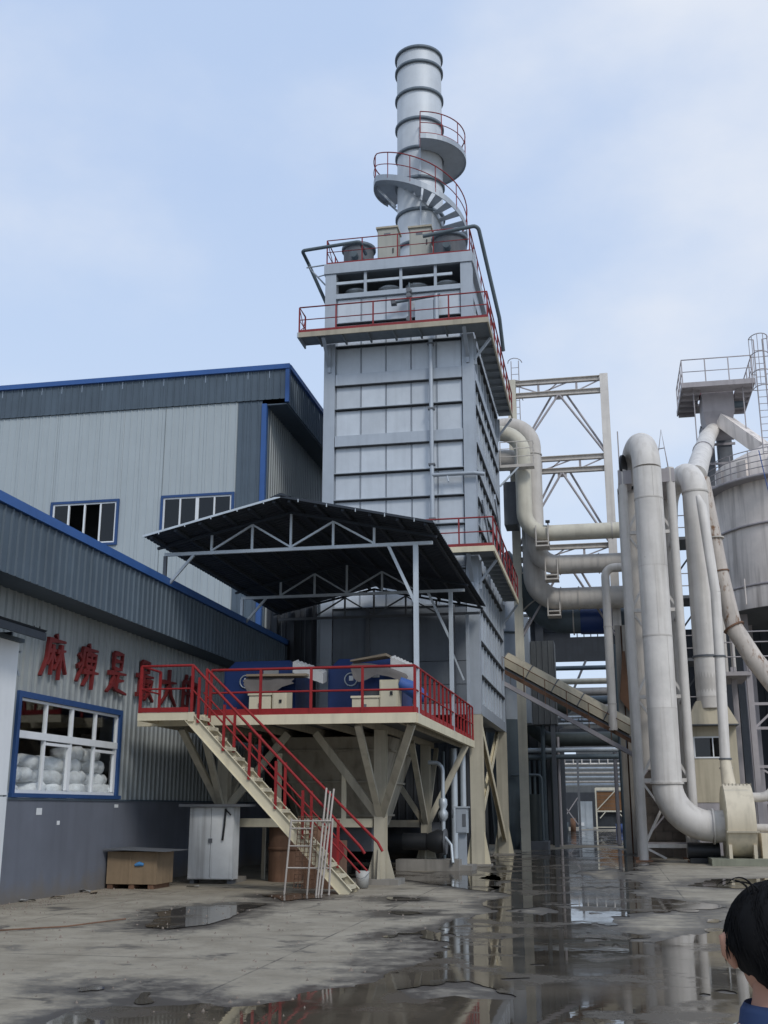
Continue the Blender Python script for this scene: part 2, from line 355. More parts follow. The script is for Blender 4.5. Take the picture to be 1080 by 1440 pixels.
def field(X, Y, poly, main=False):
    f = poly_sd(poly, X, Y)
    if main:
        for q in P_ISL: f = np.minimum(f, -poly_sd(q, X, Y))
    if main: return np.clip(f, -3, .34) + .85 * fbm(X, Y) * np.clip((Y - 5) / 6, .35, 1)
    return np.clip(f, -3, 3) + .34 * fbm(X, Y)
xs = np.concatenate([[-900, -250, -80, -40, -25], np.arange(-14, 12.01, .2), [14, 20, 40, 90, 260, 900]])
ys = np.concatenate([[-400, -60, -10, 0, 3], np.arange(6, 30, .2), np.arange(30, 62, .4), [65, 70, 80, 90, 105, 130, 180, 300, 700, 2000]])
GX, GY = np.meshgrid(xs, ys); F = np.full(GX.shape, -9.0)
for i, (lb, p) in enumerate(PUD): F = np.maximum(F, field(GX, GY, p, i == 0))
nx, ny = len(xs), len(ys)
gz = np.where((GX > -14) & (GX < 12) & (GY > 6) & (GY < 62), .010 * (fbm(GX * .35, GY * .35)) - .004, -.004)
gz = np.minimum(gz, np.where(F > -.25, -.004, gz)); gz = np.clip(gz, -.02, .012)
gme = bpy.data.meshes.new('ground')
gme.from_pydata([(float(a), float(b), float(c)) for a, b, c in zip(GX.ravel(), GY.ravel(), gz.ravel())], [],
                [(j * nx + i, j * nx + i + 1, (j + 1) * nx + i + 1, (j + 1) * nx + i) for j in range(ny - 1) for i in range(nx - 1)])
at = gme.attributes.new('wet', 'FLOAT', 'POINT'); at.data.foreach_set('value', F.ravel().astype(np.float32))
gme.polygons.foreach_set('use_smooth', [True] * len(gme.polygons))
def ground_mat():
    m = bpy.data.materials.new('yard_concrete'); m.use_nodes = True; t = m.node_tree; N = t.nodes; k = t.links.new; b = N['Principled BSDF']
    g = N.new('ShaderNodeNewGeometry')
    def noise(sc, det=8, r=.6, mscale=None):
        n = N.new('ShaderNodeTexNoise'); n.inputs['Scale'].default_value = sc; n.inputs['Detail'].default_value = det; n.inputs['Roughness'].default_value = r
        if mscale:
            q = N.new('ShaderNodeMapping'); q.inputs['Scale'].default_value = mscale; k(g.outputs['Position'], q.inputs[0]); k(q.outputs[0], n.inputs['Vector'])
        else: k(g.outputs['Position'], n.inputs['Vector'])
        return n.outputs['Fac']
    def mrange(s, a, b2, c, d):
        n = N.new('ShaderNodeMapRange'); n.inputs[1].default_value = a; n.inputs[2].default_value = b2; n.inputs[3].default_value = c; n.inputs[4].default_value = d
        k(s, n.inputs[0]); return n.outputs[0]
    def mix(f, a, c):
        n = N.new('ShaderNodeMix'); n.data_type = 'RGBA'; k(f, n.inputs['Factor'])
        for i, s in ((6, a), (7, c)):
            if isinstance(s, tuple): n.inputs[i].default_value = (*s, 1)
            else: k(s, n.inputs[i])
        return n.outputs[2]
    def math_(op, a, c):
        n = N.new('ShaderNodeMath'); n.operation = op
        for i, s in ((0, a), (1, c)):
            if isinstance(s, (int, float)): n.inputs[i].default_value = s
            else: k(s, n.inputs[i])
        return n.outputs[0]
    big = noise(.35, 5); med = noise(1.6, 9, .68); fine = noise(22, 6, .7); long_ = noise(1, 6, .6, (.6, 1.2, 1))
    c = mix(mrange(big, .3, .7, 0, 1), (.275, .240, .180), (.375, .332, .255))
    c = mix(mrange(med, .44, .66, 0, .7), c, (.19, .16, .112))
    c = mix(mrange(noise(4.5, 9, .75), .54, .70, 0, .6), c, (.13, .118, .10))
    c = mix(mrange(long_, .5, .75, 0, .5), c, (.44, .392, .305))
    c = mix(mrange(fine, .35, .7, 0, .22), c, (.14, .13, .12))
    # cracks
    vo = N.new('ShaderNodeTexVoronoi'); vo.feature = 'DISTANCE_TO_EDGE'; vo.inputs['Scale'].default_value = .23
    wv = N.new('ShaderNodeVectorMath'); wv.operation = 'MULTIPLY_ADD'; nn = N.new('ShaderNodeTexNoise'); nn.inputs['Scale'].default_value = .9; nn.inputs['Detail'].default_value = 6
    k(g.outputs['Position'], nn.inputs['Vector']); k(nn.outputs['Color'], wv.inputs[0]); wv.inputs[1].default_value = (1.6, 1.6, 0); k(g.outputs['Position'], wv.inputs[2])
    k(wv.outputs[0], vo.inputs['Vector'])
    crk = math_('MULTIPLY', mrange(vo.outputs['Distance'], .003, .011, 1, 0), mrange(noise(.5, 3), .47, .60, 0, .8))
    c = mix(crk, c, (.05, .045, .04))
    sx = N.new('ShaderNodeSeparateXYZ'); k(wv.outputs[0], sx.inputs[0]); sp0 = N.new('ShaderNodeSeparateXYZ'); k(g.outputs['Position'], sp0.inputs[0])
    def joint(o, per, off):
        f = math_('FRACT', math_('MULTIPLY', math_('ADD', o, off), 1 / per), 0); return math_('LESS_THAN', math_('ABSOLUTE', math_('SUBTRACT', f, .5), 0), .0028)
    jn = math_('MAXIMUM', joint(sp0.outputs['X'], 5.2, 1.3), joint(sp0.outputs['Y'], 6.1, 2.0))
    c = mix(math_('MULTIPLY', jn, mrange(noise(1.1, 4), .40, .55, .15, .8)), c, (.06, .052, .042))
    a = N.new('ShaderNodeAttribute'); a.attribute_name = 'wet'
    wf = math_('ADD', a.outputs['Fac'], mrange(noise(2.2, 9, .74), .2, .8, -.75, .75))
    damp = mrange(wf, -.75, -.1, 0, 1)
    spot = math_('MULTIPLY', mrange(noise(.9, 10, .66), .575, .635, 0, .85), mrange(big, .40, .62, 1, .15))
    damp = math_('MAXIMUM', damp, spot)
    c = mix(damp, c, (.075, .066, .056))
    k(c, b.inputs['Base Color'])
    k(mrange(damp, 0, 1, .88, .36), b.inputs['Roughness'])
    bu = N.new('ShaderNodeBump'); bu.inputs['Strength'].default_value = .35; bu.inputs['Distance'].default_value = .02
    h = math_('SUBTRACT', math_('ADD', med, math_('MULTIPLY', fine, .35)), math_('MULTIPLY', crk, .8)); k(h, bu.inputs['Height']); k(bu.outputs[0], b.inputs['Normal'])
    return m
gme.materials.append(ground_mat()); gme.update()
go = bpy.data.objects.new('ground', gme); COL.objects.link(go); tag(go, kind='structure'); WL[go.name] = V3((0, 0, 0))

def water_mat():
    m = bpy.data.materials.new('rain_water'); m.use_nodes = True; t = m.node_tree; N = t.nodes; k = t.links.new; b = N['Principled BSDF']
    g = N.new('ShaderNodeNewGeometry'); n = N.new('ShaderNodeTexNoise'); n.inputs['Scale'].default_value = .8; n.inputs['Detail'].default_value = 7
    k(g.outputs['Position'], n.inputs['Vector'])
    r = N.new('ShaderNodeValToRGB'); r.color_ramp.elements[0].color = (.050, .042, .032, 1); r.color_ramp.elements[1].color = (.120, .100, .076, 1)
    r.color_ramp.elements[0].position = .35; r.color_ramp.elements[1].position = .7
    k(n.outputs['Fac'], r.inputs[0]); k(r.outputs[0], b.inputs['Base Color'])
    b.inputs['IOR'].default_value = 1.33
    n2 = N.new('ShaderNodeTexNoise'); n2.inputs['Scale'].default_value = .55; n2.inputs['Detail'].default_value = 4; k(g.outputs['Position'], n2.inputs['Vector'])
    mr = N.new('ShaderNodeMapRange'); mr.inputs[1].default_value = .42; mr.inputs[2].default_value = .7; mr.inputs[3].default_value = .015; mr.inputs[4].default_value = .10
    k(n2.outputs['Fac'], mr.inputs[0]); k(mr.outputs[0], b.inputs['Roughness'])
    pn = N.new('ShaderNodeTexNoise'); pn.inputs['Scale'].default_value = .75; pn.inputs['Detail'].default_value = 10; pn.inputs['Roughness'].default_value = .66
    k(g.outputs['Position'], pn.inputs['Vector'])
    pm_ = N.new('ShaderNodeMapRange'); pm_.inputs[1].default_value = .525; pm_.inputs[2].default_value = .60; k(pn.outputs['Fac'], pm_.inputs[0])      # thin film over silt
    mxr = N.new('ShaderNodeMix'); k(pm_.outputs[0], mxr.inputs[0]); k(mr.outputs[0], mxr.inputs[2]); mxr.inputs[3].default_value = .34; k(mxr.outputs[0], b.inputs['Roughness'])
    mxc = N.new('ShaderNodeMix'); mxc.data_type = 'RGBA'; k(pm_.outputs[0], mxc.inputs[0]); k(r.outputs[0], mxc.inputs[6]); mxc.inputs[7].default_value = (.085, .072, .056, 1); k(mxc.outputs[2], b.inputs['Base Color'])
    n3 = N.new('ShaderNodeTexNoise'); n3.inputs['Scale'].default_value = 3.5; n3.inputs['Detail'].default_value = 2; k(g.outputs['Position'], n3.inputs['Vector'])
    bu = N.new('ShaderNodeBump'); bu.inputs['Strength'].default_value = .05; bu.inputs['Distance'].default_value = .01; k(n3.outputs['Fac'], bu.inputs['Height']); k(bu.outputs[0], b.inputs['Normal'])
    return m
M['water'] = water_mat()
def puddle(label, poly, main):
    a = np.array(poly); x0, y0 = a.min(0) - .5; x1, y1 = a.max(0) + .5
    st = .1 if main else (.5 if y1 > 80 else .05 if (y1 - y0) < 6 else .12)
    px = np.arange(x0, x1 + st, st); py = np.arange(y0, y1 + st, st); X, Y = np.meshgrid(px, py); f = field(X, Y, poly, main)
    vid = {}; vs = []; fs = []
    def vert(key, x, y):
        if key not in vid: vid[key] = len(vs); vs.append((x, y, .004))
        return vid[key]
    act = np.argwhere((f[:-1, :-1] > 0) | (f[1:, :-1] > 0) | (f[:-1, 1:] > 0) | (f[1:, 1:] > 0))
    for j, i in act:
        c = [(j, i), (j, i + 1), (j + 1, i + 1), (j + 1, i)]; out_ = []
        for q in range(4):
            A, B = c[q], c[(q + 1) % 4]; fa, fb = f[A], f[B]
            if fa > 0: out_.append(vert(A, px[A[1]], py[A[0]]))
            if (fa > 0) != (fb > 0):
                tt = fa / (fa - fb); e = (min(A, B), max(A, B)); out_.append(vert(e, px[A[1]] + (px[B[1]] - px[A[1]]) * tt, py[A[0]] + (py[B[0]] - py[A[0]]) * tt))
        if len(out_) > 2: fs.append(tuple(out_))
    if not fs: return
    m = MB().add([(float(x), float(y), z) for x, y, z in vs], fs)
    o = part('puddle', m, 'water'); tag(o, label, None, None, 'structure')
for i, (lb, p) in enumerate(PUD): puddle(lb, p, i == 0)

# ---------------------------------------------------------------- low workshop on the left (wall plane X = -11.1)
WX = -11.1
def part_box(name, mat, parent, *b): return part(name, MB().box(*b), mat, parent)
lw = thing('low_workshop', 'low grey ribbed workshop with charcoal fascia, blue eave and slate painted base on the left', 'building', (WX, 20, 0))
part_box('plinth_wall', 'slate', lw, WX - .25, WX + .06, -8, 35.9, -.3, 1.86)
part_box('base_flashing', 'fascia', lw, WX - .02, WX + .085, -8, 35.9, 1.862, 1.90)
cladding(lw, 'rib', (WX, 0, 0), (0, 1, 0), (1, 0, 0), 9.0, 35.9, 1.9, 5.95, holes=[(19.72, 24.48, 1.9, 3.9)], depth=.042)
part_box('soffit', 'fascia', lw, WX - .02, -10.36, -8, 35.9, 5.76, 5.80)
cladding(lw, 'fascia', (-10.35, 0, 0), (0, 1, 0), (1, 0, 0), 9.0, 35.9, 5.75, 6.93, name='fascia_sheet')
part('eave_trim', MB().box(-10.42, -10.27, -8, 35.9, 6.94, 7.12).box(-10.5, -10.42, -8, 35.9, 7.07, 7.12), 'blue', lw)
part('roof', MB().hexa([(-40, -8, 8.6), (-10.5, -8, 6.95), (-10.5, 35.9, 6.95), (-40, 35.9, 8.6)], [(-40, -8, 8.7), (-10.5, -8, 7.05), (-10.5, 35.9, 7.05), (-40, 35.9, 8.7)]), 'fascia', lw)
part_box('rear_wall', 'far', lw, -17.2, -17.0, -8, 35.9, 0, 7.0)
part_box('end_wall', 'rib', lw, -17.0, WX - .26, -8.2, -8.0, 0, 7.0)
part_box('floor_slab', 'concrete', lw, -17.0, WX - .26, -8, 35.9, -.05, .06)
# window with blue surround: opening Y 19.82..24.38, z 1.9..3.85
wy0, wy1, wz0, wz1 = 19.84, 24.36, 1.98, 3.78
win = part('window', MB().box(WX - .12, WX + .06, 19.72, 24.48, 3.785, 3.9).box(WX - .12, WX + .06, 19.72, 19.835, 1.985, 3.785).box(WX - .12, WX + .06, 24.365, 24.48, 1.985, 3.785).box(WX - .12, WX + .10, 19.66, 24.54, 1.905, 1.985), 'bluewin', lw)
fr = MB(); fx0, fx1 = WX - .07, WX + .0
ym = [wy0 + (wy1 - wy0) * k / 4 for k in range(5)]
fr.box(fx0, fx1, wy0, wy1, wz0, wz0 + .07); fr.box(fx0, fx1, wy0, wy1, wz1 - .05, wz1); fr.box(fx0, fx1 + .02, wy0, wy1, 3.02, 3.16)
for k, y in enumerate(ym):
    w = .055 if k in (1, 3) else .08 if k == 2 else .05
    a = y if k == 0 else y - w if k == 4 else y - w / 2
    fr.box(fx0 + .002, fx1 + .004, a, a + w, wz0 + .07, 3.02); fr.box(fx0 + .002, fx1 + .004, a, a + w, 3.16, wz1 - .05)
fr.box(fx0 + .02, fx1 + .014, ym[1] + .05, ym[2] - .05, 2.93, 2.985); fr.box(fx0 + .02, fx1 + .014, ym[2] - .12, ym[2] - .05, 2.06, 2.93)
fr.box(fx0 + .02, fx1 + .014, ym[3] + .05, ym[4] - .06, 2.90, 2.96); fr.box(fx0 + .02, fx1 + .014, ym[4] - .13, ym[4] - .06, 2.06, 2.90)
part('frame', fr, 'white', win)
for k in range(4):
    part('pane', MB().box(WX - .040, WX - .034, ym[k] + .03, ym[k + 1] - .03, wz0 + .07, 3.02), 'glass', win)
    part('pane', MB().box(WX - .040, WX - .034, ym[k] + .03, ym[k + 1] - .03, 3.16, wz1 - .05), 'glass', win)

def sack_mesh():
    m = MB(); n, q = 22, 17; vs = []
    for i in range(q):
        v = -1 + 2 * i / (q - 1)
        for j in range(n):
            a = 2 * math.pi * j / n; ca, sa = math.cos(a), math.sin(a); e = .62
            x = math.copysign(abs(ca) ** e, ca); z = math.copysign(abs(sa) ** e, sa)
            k = (1 - abs(v) ** 5) ** .4 if abs(v) < 1 else 0
            wob = 1 + .08 * math.sin(5 * v + 2.3 * a) + .05 * math.sin(9 * v + a) + .035 * math.sin(7 * a + 4 * v) * math.sin(6 * v) + .025 * math.sin(13 * a - 8 * v)
            vs.append((x * .27 * (.35 + .65 * k) * wob, v * .46, z * .15 * (.12 + .88 * k) * wob + .15))
    fs = [(i * n + j, i * n + (j + 1) % n, (i + 1) * n + (j + 1) % n, (i + 1) * n + j) for i in range(q - 1) for j in range(n)]
    m.add(vs, fs, True); m.add(vs[:n], [tuple(range(n - 1, -1, -1))]); m.add(vs[-n:], [tuple(range(n))]); return m.mesh('sack', 'sack', (0, 0, 0))[0]
SK = sack_mesh(); cols = [(20.2, 5), (21.15, 5), (22.1, 5), (23.05, 6), (23.95, 6)]
pal = thing('sack_platform', 'low plank staging carrying the sacks behind the workshop window', 'platform', (-12.3, 22.1, 0))
part_box('deck', 'ply', pal, -13.0, -11.2, 19.5, 24.8, 1.32, 1.40)
for y in (19.7, 22.1, 24.6):
    for x in (-12.9, -11.6): part_box('leg', 'ply', pal, x - .05, x + .05, y - .05, y + .05, .06, 1.318)
rowname = ['bottom', 'second', 'third', 'fourth', 'fifth', 'top']; colname = ['leftmost', 'second', 'middle', 'fourth', 'rightmost']
for ci, (y, n) in enumerate(cols):
    for r in range(n):
        o = place('sack', SK, (-11.46 - .03 * r + random.uniform(-.06, .06), y + random.uniform(-.12, .12), 1.40 + r * .262), None, (random.uniform(-.1, .1), random.uniform(-.12, .12), random.uniform(-.35, .35)))
        tag(o, 'plump white woven sack, %s layer of the %s stack behind the window' % (rowname[r] if r < n - 1 else 'topmost', colname[ci]), 'sack', 'white sacks stacked behind the workshop window')

# brush-written slogan, one thing per character
GL = {
'hemp': [[(.5, 1), (.55, .9)], [(.2, .84), (.9, .87)], [(.25, .84), (.2, .42), (.0, .02)], [(.26, .6), (.52, .64)], [(.4, .76), (.39, .08)], [(.39, .58), (.22, .28)], [(.41, .55), (.52, .38)], [(.56, .62), (.9, .67)], [(.73, .79), (.71, .0)], [(.7, .6), (.5, .2)], [(.74, .6), (.99, .16)]],
'numb': [[(.5, 1), (.56, .92)], [(.24, .86), (.93, .89)], [(.28, .86), (.24, .45), (.06, .08)], [(.08, .72), (.17, .62)], [(.04, .42), (.2, .53)], [(.4, .77), (.4, .46)], [(.4, .77), (.85, .78), (.82, .46)], [(.42, .62), (.82, .63)], [(.61, .77), (.61, .46)], [(.4, .46), (.83, .47)], [(.28, .33), (.98, .36)], [(.5, .45), (.47, .2), (.32, .0)], [(.73, .46), (.73, -.05)]],
'is': [[(.3, 1), (.3, .6)], [(.3, .99), (.73, 1), (.7, .6)], [(.32, .8), (.7, .81)], [(.3, .6), (.71, .61)], [(.06, .48), (.94, .52)], [(.52, .5), (.51, .14)], [(.53, .32), (.82, .35)], [(.32, .42), (.24, .2), (.0, .0)], [(.2, .26), (.45, .1), (1.0, .03)]],
'most': [[(.3, 1), (.3, .72)], [(.3, .99), (.72, 1), (.7, .72)], [(.32, .86), (.7, .87)], [(.3, .72), (.7, .73)], [(.03, .61), (.97, .64)], [(.2, .6), (.2, .12)], [(.4, .6), (.4, .0)], [(.22, .46), (.4, .46)], [(.22, .31), (.4, .32)], [(.03, .11), (.5, .2)], [(.54, .5), (.89, .52), (.76, .25), (.5, .0)], [(.58, .42), (.72, .2), (1.0, .0)]],
'big': [[(.05, .62), (.95, .67)], [(.5, 1), (.5, .6), (.36, .28), (.03, .0)], [(.52, .6), (.68, .3), (1, .03)]],
'of': [[(.28, 1), (.2, .82)], [(.1, .8), (.1, .06)], [(.1, .79), (.45, .8), (.43, .06)], [(.12, .46), (.42, .47)], [(.1, .09), (.43, .1)], [(.62, 1), (.48, .64)], [(.6, .78), (.96, .8), (.92, .3), (.86, .03), (.72, .12)], [(.62, .5), (.75, .36)]]}
def character(key, yc, zc, w, h, label):
    m = MB()
    for si, st in enumerate(GL[key]):
        pts = []
        for (a, b), (c, d) in zip(st, st[1:]):
            n = max(2, int(math.hypot(c - a, d - b) / .12))
            pts += [(a + (c - a) * i / n, b + (d - b) * i / n) for i in range(n)]
        pts.append(st[-1]); n = len(pts); Lf = []; Rt = []
        for i, (a, b) in enumerate(pts):
            a2, b2 = pts[min(i + 1, n - 1)]; a1, b1 = pts[max(i - 1, 0)]; dx, dy = (a2 - a1) * w, (b2 - b1) * h; l = math.hypot(dx, dy) or 1
            t = i / (n - 1); wd = .047 * (1.05 - .55 * t + .25 * math.exp(-((t - .12) / .12) ** 2)) * (1 if n > 3 else .9)
            y, z = (a - .5) * w + .06 * (b - .5), (b - .5) * h
            Lf.append((y - dy / l * wd, z + dx / l * wd)); Rt.append((y + dy / l * wd, z - dx / l * wd))
        x0 = WX + .045 + .002 * si; x1 = WX + .115 + .0025 * si; loop = Lf + Rt[::-1]; q = len(loop)
        vs = [(x0, yc + y, zc + z) for y, z in loop] + [(x1, yc + y, zc + z) for y, z in loop]
        fs = [(i, (i + 1) % q, q + (i + 1) % q, q + i) for i in range(q)]
        fs += [(q + i, q + i + 1, 2 * q - 2 - i, 2 * q - 1 - i) for i in range(n - 1)]
        fs += [(i + 1, i, q - 1 - i, q - 2 - i) for i in range(n - 1)]
        m.add(vs, fs)
    solo('slogan_character', m, 'slogan', label, 'sign', 'red brush characters on the workshop wall')
for key, y, lb in (('hemp', 20.92, 'red brush-written character 麻 at the start of the wall slogan'), ('numb', 22.42, 'red brush-written character 痹, second in the wall slogan'), ('is', 23.95, 'red brush-written character 是, third in the wall slogan, above the window corner'),
                   ('most', 25.55, 'red brush-written character 最 behind the left end of the stair landing'), ('big', 27.1, 'red brush-written character 大 seen through the landing railing'), ('of', 28.55, 'red brush-written character 的, last of the slogan, by the stair top')):
    character(key, y, 4.70, 1.02, .92, lb)
for i, (y, z, w, h) in enumerate(((20.72, 1.58, .22, .13), (24.3, 1.72, .2, .07), (21.6, 1.38, .12, .08))):
    solo('paper_scrap', MB().box(WX + .062, WX + .066, y, y + w, z, z + h), 'white', 'torn white paper scrap on the slate wall, %s' % ['largest, below the window', 'under the right window corner', 'smallest, lowest of the three'][i], 'paper', 'paper scraps on the slate wall')

# white booth at the left edge with a dark awning
bo = thing('gate_booth', 'off-white booth with side panel at the left edge of the yard', 'booth', (-11.0, 18.2, 0))
part_box('body', 'white', bo, -11.04, -10.45, 14.5, 18.5, 1.93, 4.62)
part_box('lower_panel', 'white', bo, -11.03, -10.44, 14.5, 18.51, 0, 1.90)
part_box('seam_bracket', 'steel', bo, -10.52, -10.44, 18.5, 18.53, 1.82, 2.0)
part('bracket', MB().beam((-10.62, 18.53, 4.45), (-10.42, 18.53, 4.02), .03).beam((-10.9, 18.54, 4.50), (-10.42, 18.54, 4.46), .03, .04), 'steel', bo)
part('ledge', MB().box(-11.0, -10.4, 14.5, 18.6, 4.63, 4.70).box(-10.95, -10.62, 18.5, 18.56, 4.77, 4.83), 'fascia', bo)
aw = thing('booth_awning', 'dark ribbed sheet awning over the white booth at the left edge', 'awning', (-10.6, 18, 4.8))
for k in range(6): part('roof_sheet', MB().hexa([(-11.02, 14.5 + k * .68, 4.99), (-10.0, 14.5 + k * .68, 4.80), (-10.0, 15.17 + k * .68, 4.80), (-11.02, 15.17 + k * .68, 4.99)], [(-11.02, 14.5 + k * .68, 5.03), (-9.95, 14.5 + k * .68, 4.84), (-9.95, 15.17 + k * .68, 4.84), (-11.02, 15.17 + k * .68, 5.03)]), 'roof', aw)
part('edge_trim', MB().box(-10.02, -9.97, 14.5, 18.58, 4.66, 4.795), 'roof', aw)
for k in range(9): part('screw', MB().cyl((-10.95 + k * .11, 18.5, 5.02 - k * .02), (-10.95 + k * .11, 18.5, 5.07 - k * .02), .012, n=6), 'black', aw)

# ---------------------------------------------------------------- tall workshop behind (front Y = 36)
tw = thing('tall_workshop', 'tall pale workshop with charcoal parapet band and blue roof edge behind the low one', 'building', (-22, 36, 0))
TX = -11.45
h1 = (-19.52, -16.86, 10.8, 12.5); h2 = (-15.26, -12.52, 11.02, 12.52)
cladding(tw, 'pale', (0, 36, 0), (1, 0, 0), (0, -1, 0), -34, -12.5, 5.0, 15.9, holes=[h1, h2], depth=.022)
cladding(tw, 'fascia', (0, 36.0, 0), (1, 0, 0), (0, -1, 0), -12.497, TX - .14, 3.0, 15.9, depth=.022, name='corner_sheet')
part_box('corner_flashing', 'blue', tw, TX - .14, TX + .04, 35.93, 36.1, 3.0, 15.75)
cladding(tw, 'fascia', (0, 35.94, 0), (1, 0, 0), (0, -1, 0), -34, -10.72, 15.9, 17.0, name='parapet_sheet', depth=.03)
part('parapet_corner', MB().box(-10.72, -10.58, 35.87, 36.0, 15.75, 17.02), 'blue', tw)
part('roof_edge_trim', MB().box(-34, -10.57, 35.84, 36.0, 17.02, 17.2).box(-10.72, -10.55, 36.0, 57, 17.02, 17.2), 'blue', tw)
cladding(tw, 'fascia', (-10.66, 0, 0), (0, 1, 0), (1, 0, 0), 36.0, 57, 15.75, 17.0, name='parapet_sheet', depth=.03)
part_box('soffit', 'fascia', tw, TX, -10.68, 36.0, 57, 15.70, 15.745)
cladding(tw, 'fascia', (TX, 0, 0), (0, 1, 0), (1, 0, 0), 36.1, 36.5, 3.0, 15.7, name='corner_sheet')
cladding(tw, 'rib', (TX, 0, 0), (0, 1, 0), (1, 0, 0), 36.5, 57, 3.0, 15.7)
part('roof', MB().box(-34, -10.73, 36.1, 57, 16.7, 16.8), 'fascia', tw)
part('back_walls', MB().box(-34, TX - .2, 57, 57.2, 0, 16.5).box(-34.2, -34, 36, 57, 0, 16.5).box(-34, TX - .2, 39, 39.1, 3, 15), 'far', tw)
def twin(h, openmid):
    x0, x1, z0, z1 = h; f = MB(); t = .09
    f.box(x0, x1, 35.93, 36.03, z1 - t, z1).box(x0, x1, 35.93, 36.03, z0, z0 + t).box(x0, x0 + t, 35.93, 36.03, z0 + t, z1 - t).box(x1 - t, x1, 35.93, 36.03, z0 + t, z1 - t)
    w = part('window', f, 'bluewin', tw); a, b, c, d = x0 + t, x1 - t, z0 + t, z1 - t; f = MB(); q = .055
    f.box(a, b, 35.97, 36.03, d - q, d).box(a, b, 35.97, 36.03, c, c + q)
    xs_ = [a + (b - a) * k / 4 for k in range(5)]
    for k, x in enumerate(xs_):
        ww = .12 if (k == 2 and not openmid) else .06; xx = x if k == 0 else x - ww if k == 4 else x - ww / 2; f.box(xx, xx + ww, 35.965, 36.035, c + q, d - q)
    part('frame', f, 'white', w)
    for k in range(4):
        if openmid and k in (1, 2): continue
        part('pane', MB().box(xs_[k] + .03, xs_[k + 1] - .03, 36.0, 36.006, c + q, d - q), 'glassdim', w)
twin(h1, True); twin(h2, False)

# ---------------------------------------------------------------- filter tower  X -9.2..-3.9  Y 35.6..44.5  top 20.85
TXL, TXR, TY0, TY1 = -9.22, -3.9, 35.6, 44.5
tf = thing('filter_tower', 'tall grey panelled filter tower on steel legs carrying the chimney', 'tower', (-6.55, 40, 0))
part('casing', MB().box(TXL + .14, TXR - .14, TY0 + .14, TY1 - .14, 4.75, 19.58), 'steel', tf)
CW = .40
for x in (TXL, TXR - CW):
    for y in (TY0, TY1 - CW):
        part('column', MB().chan((x + CW / 2, y + CW / 2, 4.6), (x + CW / 2, y + CW / 2, 20.42), CW, CW, .03, (0, 1, 0) if True else 0), 'steel', tf)
        part('column_plate', MB().box(x, x + CW, y - .012, y + .0, 4.6, 20.42), 'steel', tf)
        lg = part('leg', MB().ibeam((x + CW / 2, y + CW / 2, .05), (x + CW / 2, y + CW / 2, 4.597), CW, CW, .035, (0, 1, 0)), 'legs', tf)
        part('gusset', MB().hexa([(x + CW / 2 - .38, y + .1, .05), (x + CW / 2 + .38, y + .1, .05), (x + CW / 2 + .38, y + .14, .05), (x + CW / 2 - .38, y + .14, .05)], [(x + CW / 2 - .21, y + .1, 1.0), (x + CW / 2 + .21, y + .1, 1.0), (x + CW / 2 + .21, y + .14, 1.0), (x + CW / 2 - .21, y + .14, 1.0)]), 'cream', lg)
        part('base_plinth', MB().box(x - .2, x + CW + .2, y - .2, y + CW + .2, -.1, .05), 'concrete', lg)
rows = [(4.98, 5.85), (5.93, 6.95), (7.05, 8.1), (8.18, 9.3), (9.45, 10.86), (10.94, 11.85), (11.93, 12.80), (12.88, 13.82), (14.22, 15.16), (15.24, 16.08), (16.5, 17.5), (17.62, 18.42), (18.50, 19.42)]
def panel_at(mesh_cache={}):
    pass
PC = {}
def panel(axis, a0, a1, z0, z1):
    key = (axis, round(a1 - a0, 3), round(z1 - z0, 3))
    if key not in PC:
        w, h = a1 - a0, z1 - z0; b = .018
        if axis == 'x': o, i = [(0, 0, 0), (w, 0, 0), (w, 0, h), (0, 0, h)], [(b, -.03, b), (w - b, -.03, b), (w - b, -.03, h - b), (b, -.03, h - b)]
        else: o, i = [(0, 0, 0), (0, w, 0), (0, w, h), (0, 0, h)], [(.03, b, b), (.03, w - b, b), (.03, w - b, h - b), (.03, b, h - b)]
        PC[key] = MB().add(o + i, [(4, 5, 6, 7), (0, 1, 5, 4), (1, 2, 6, 5), (2, 3, 7, 6), (3, 0, 4, 7)]).mesh('panel', 'panel', (0, 0, 0))[0]
    org = (a0, TY0 + .13, z0) if axis == 'x' else (TXR - .13, a0, z0)
    place('panel', PC[key], org, tf)
fxs = [TXL + CW + .02 + (TXR - TXL - 2 * CW - .04) * k / 5 for k in range(6)]
sys_ = [TY0 + CW + .02 + (TY1 - TY0 - 2 * CW - .04) * k / 8 for k in range(9)]
for z0, z1 in rows:
    if z1 > 8.2:
        for a, b in zip(fxs, fxs[1:]): panel('x', a + .012, b - .012, z0, z1)
    for a, b in zip(sys_, sys_[1:]): panel('y', a + .012, b - .012, z0, z1)
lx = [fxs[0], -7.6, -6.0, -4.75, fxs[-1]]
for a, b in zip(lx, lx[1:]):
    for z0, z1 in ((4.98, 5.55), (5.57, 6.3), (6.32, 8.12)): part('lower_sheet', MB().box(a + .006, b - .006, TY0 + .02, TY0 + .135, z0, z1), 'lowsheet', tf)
for x in lx[1:-1]: part('lower_post', MB().box(x - .06, x + .06, TY0 - .07, TY0 + .018, 4.98, 8.12), 'darksteel', tf)
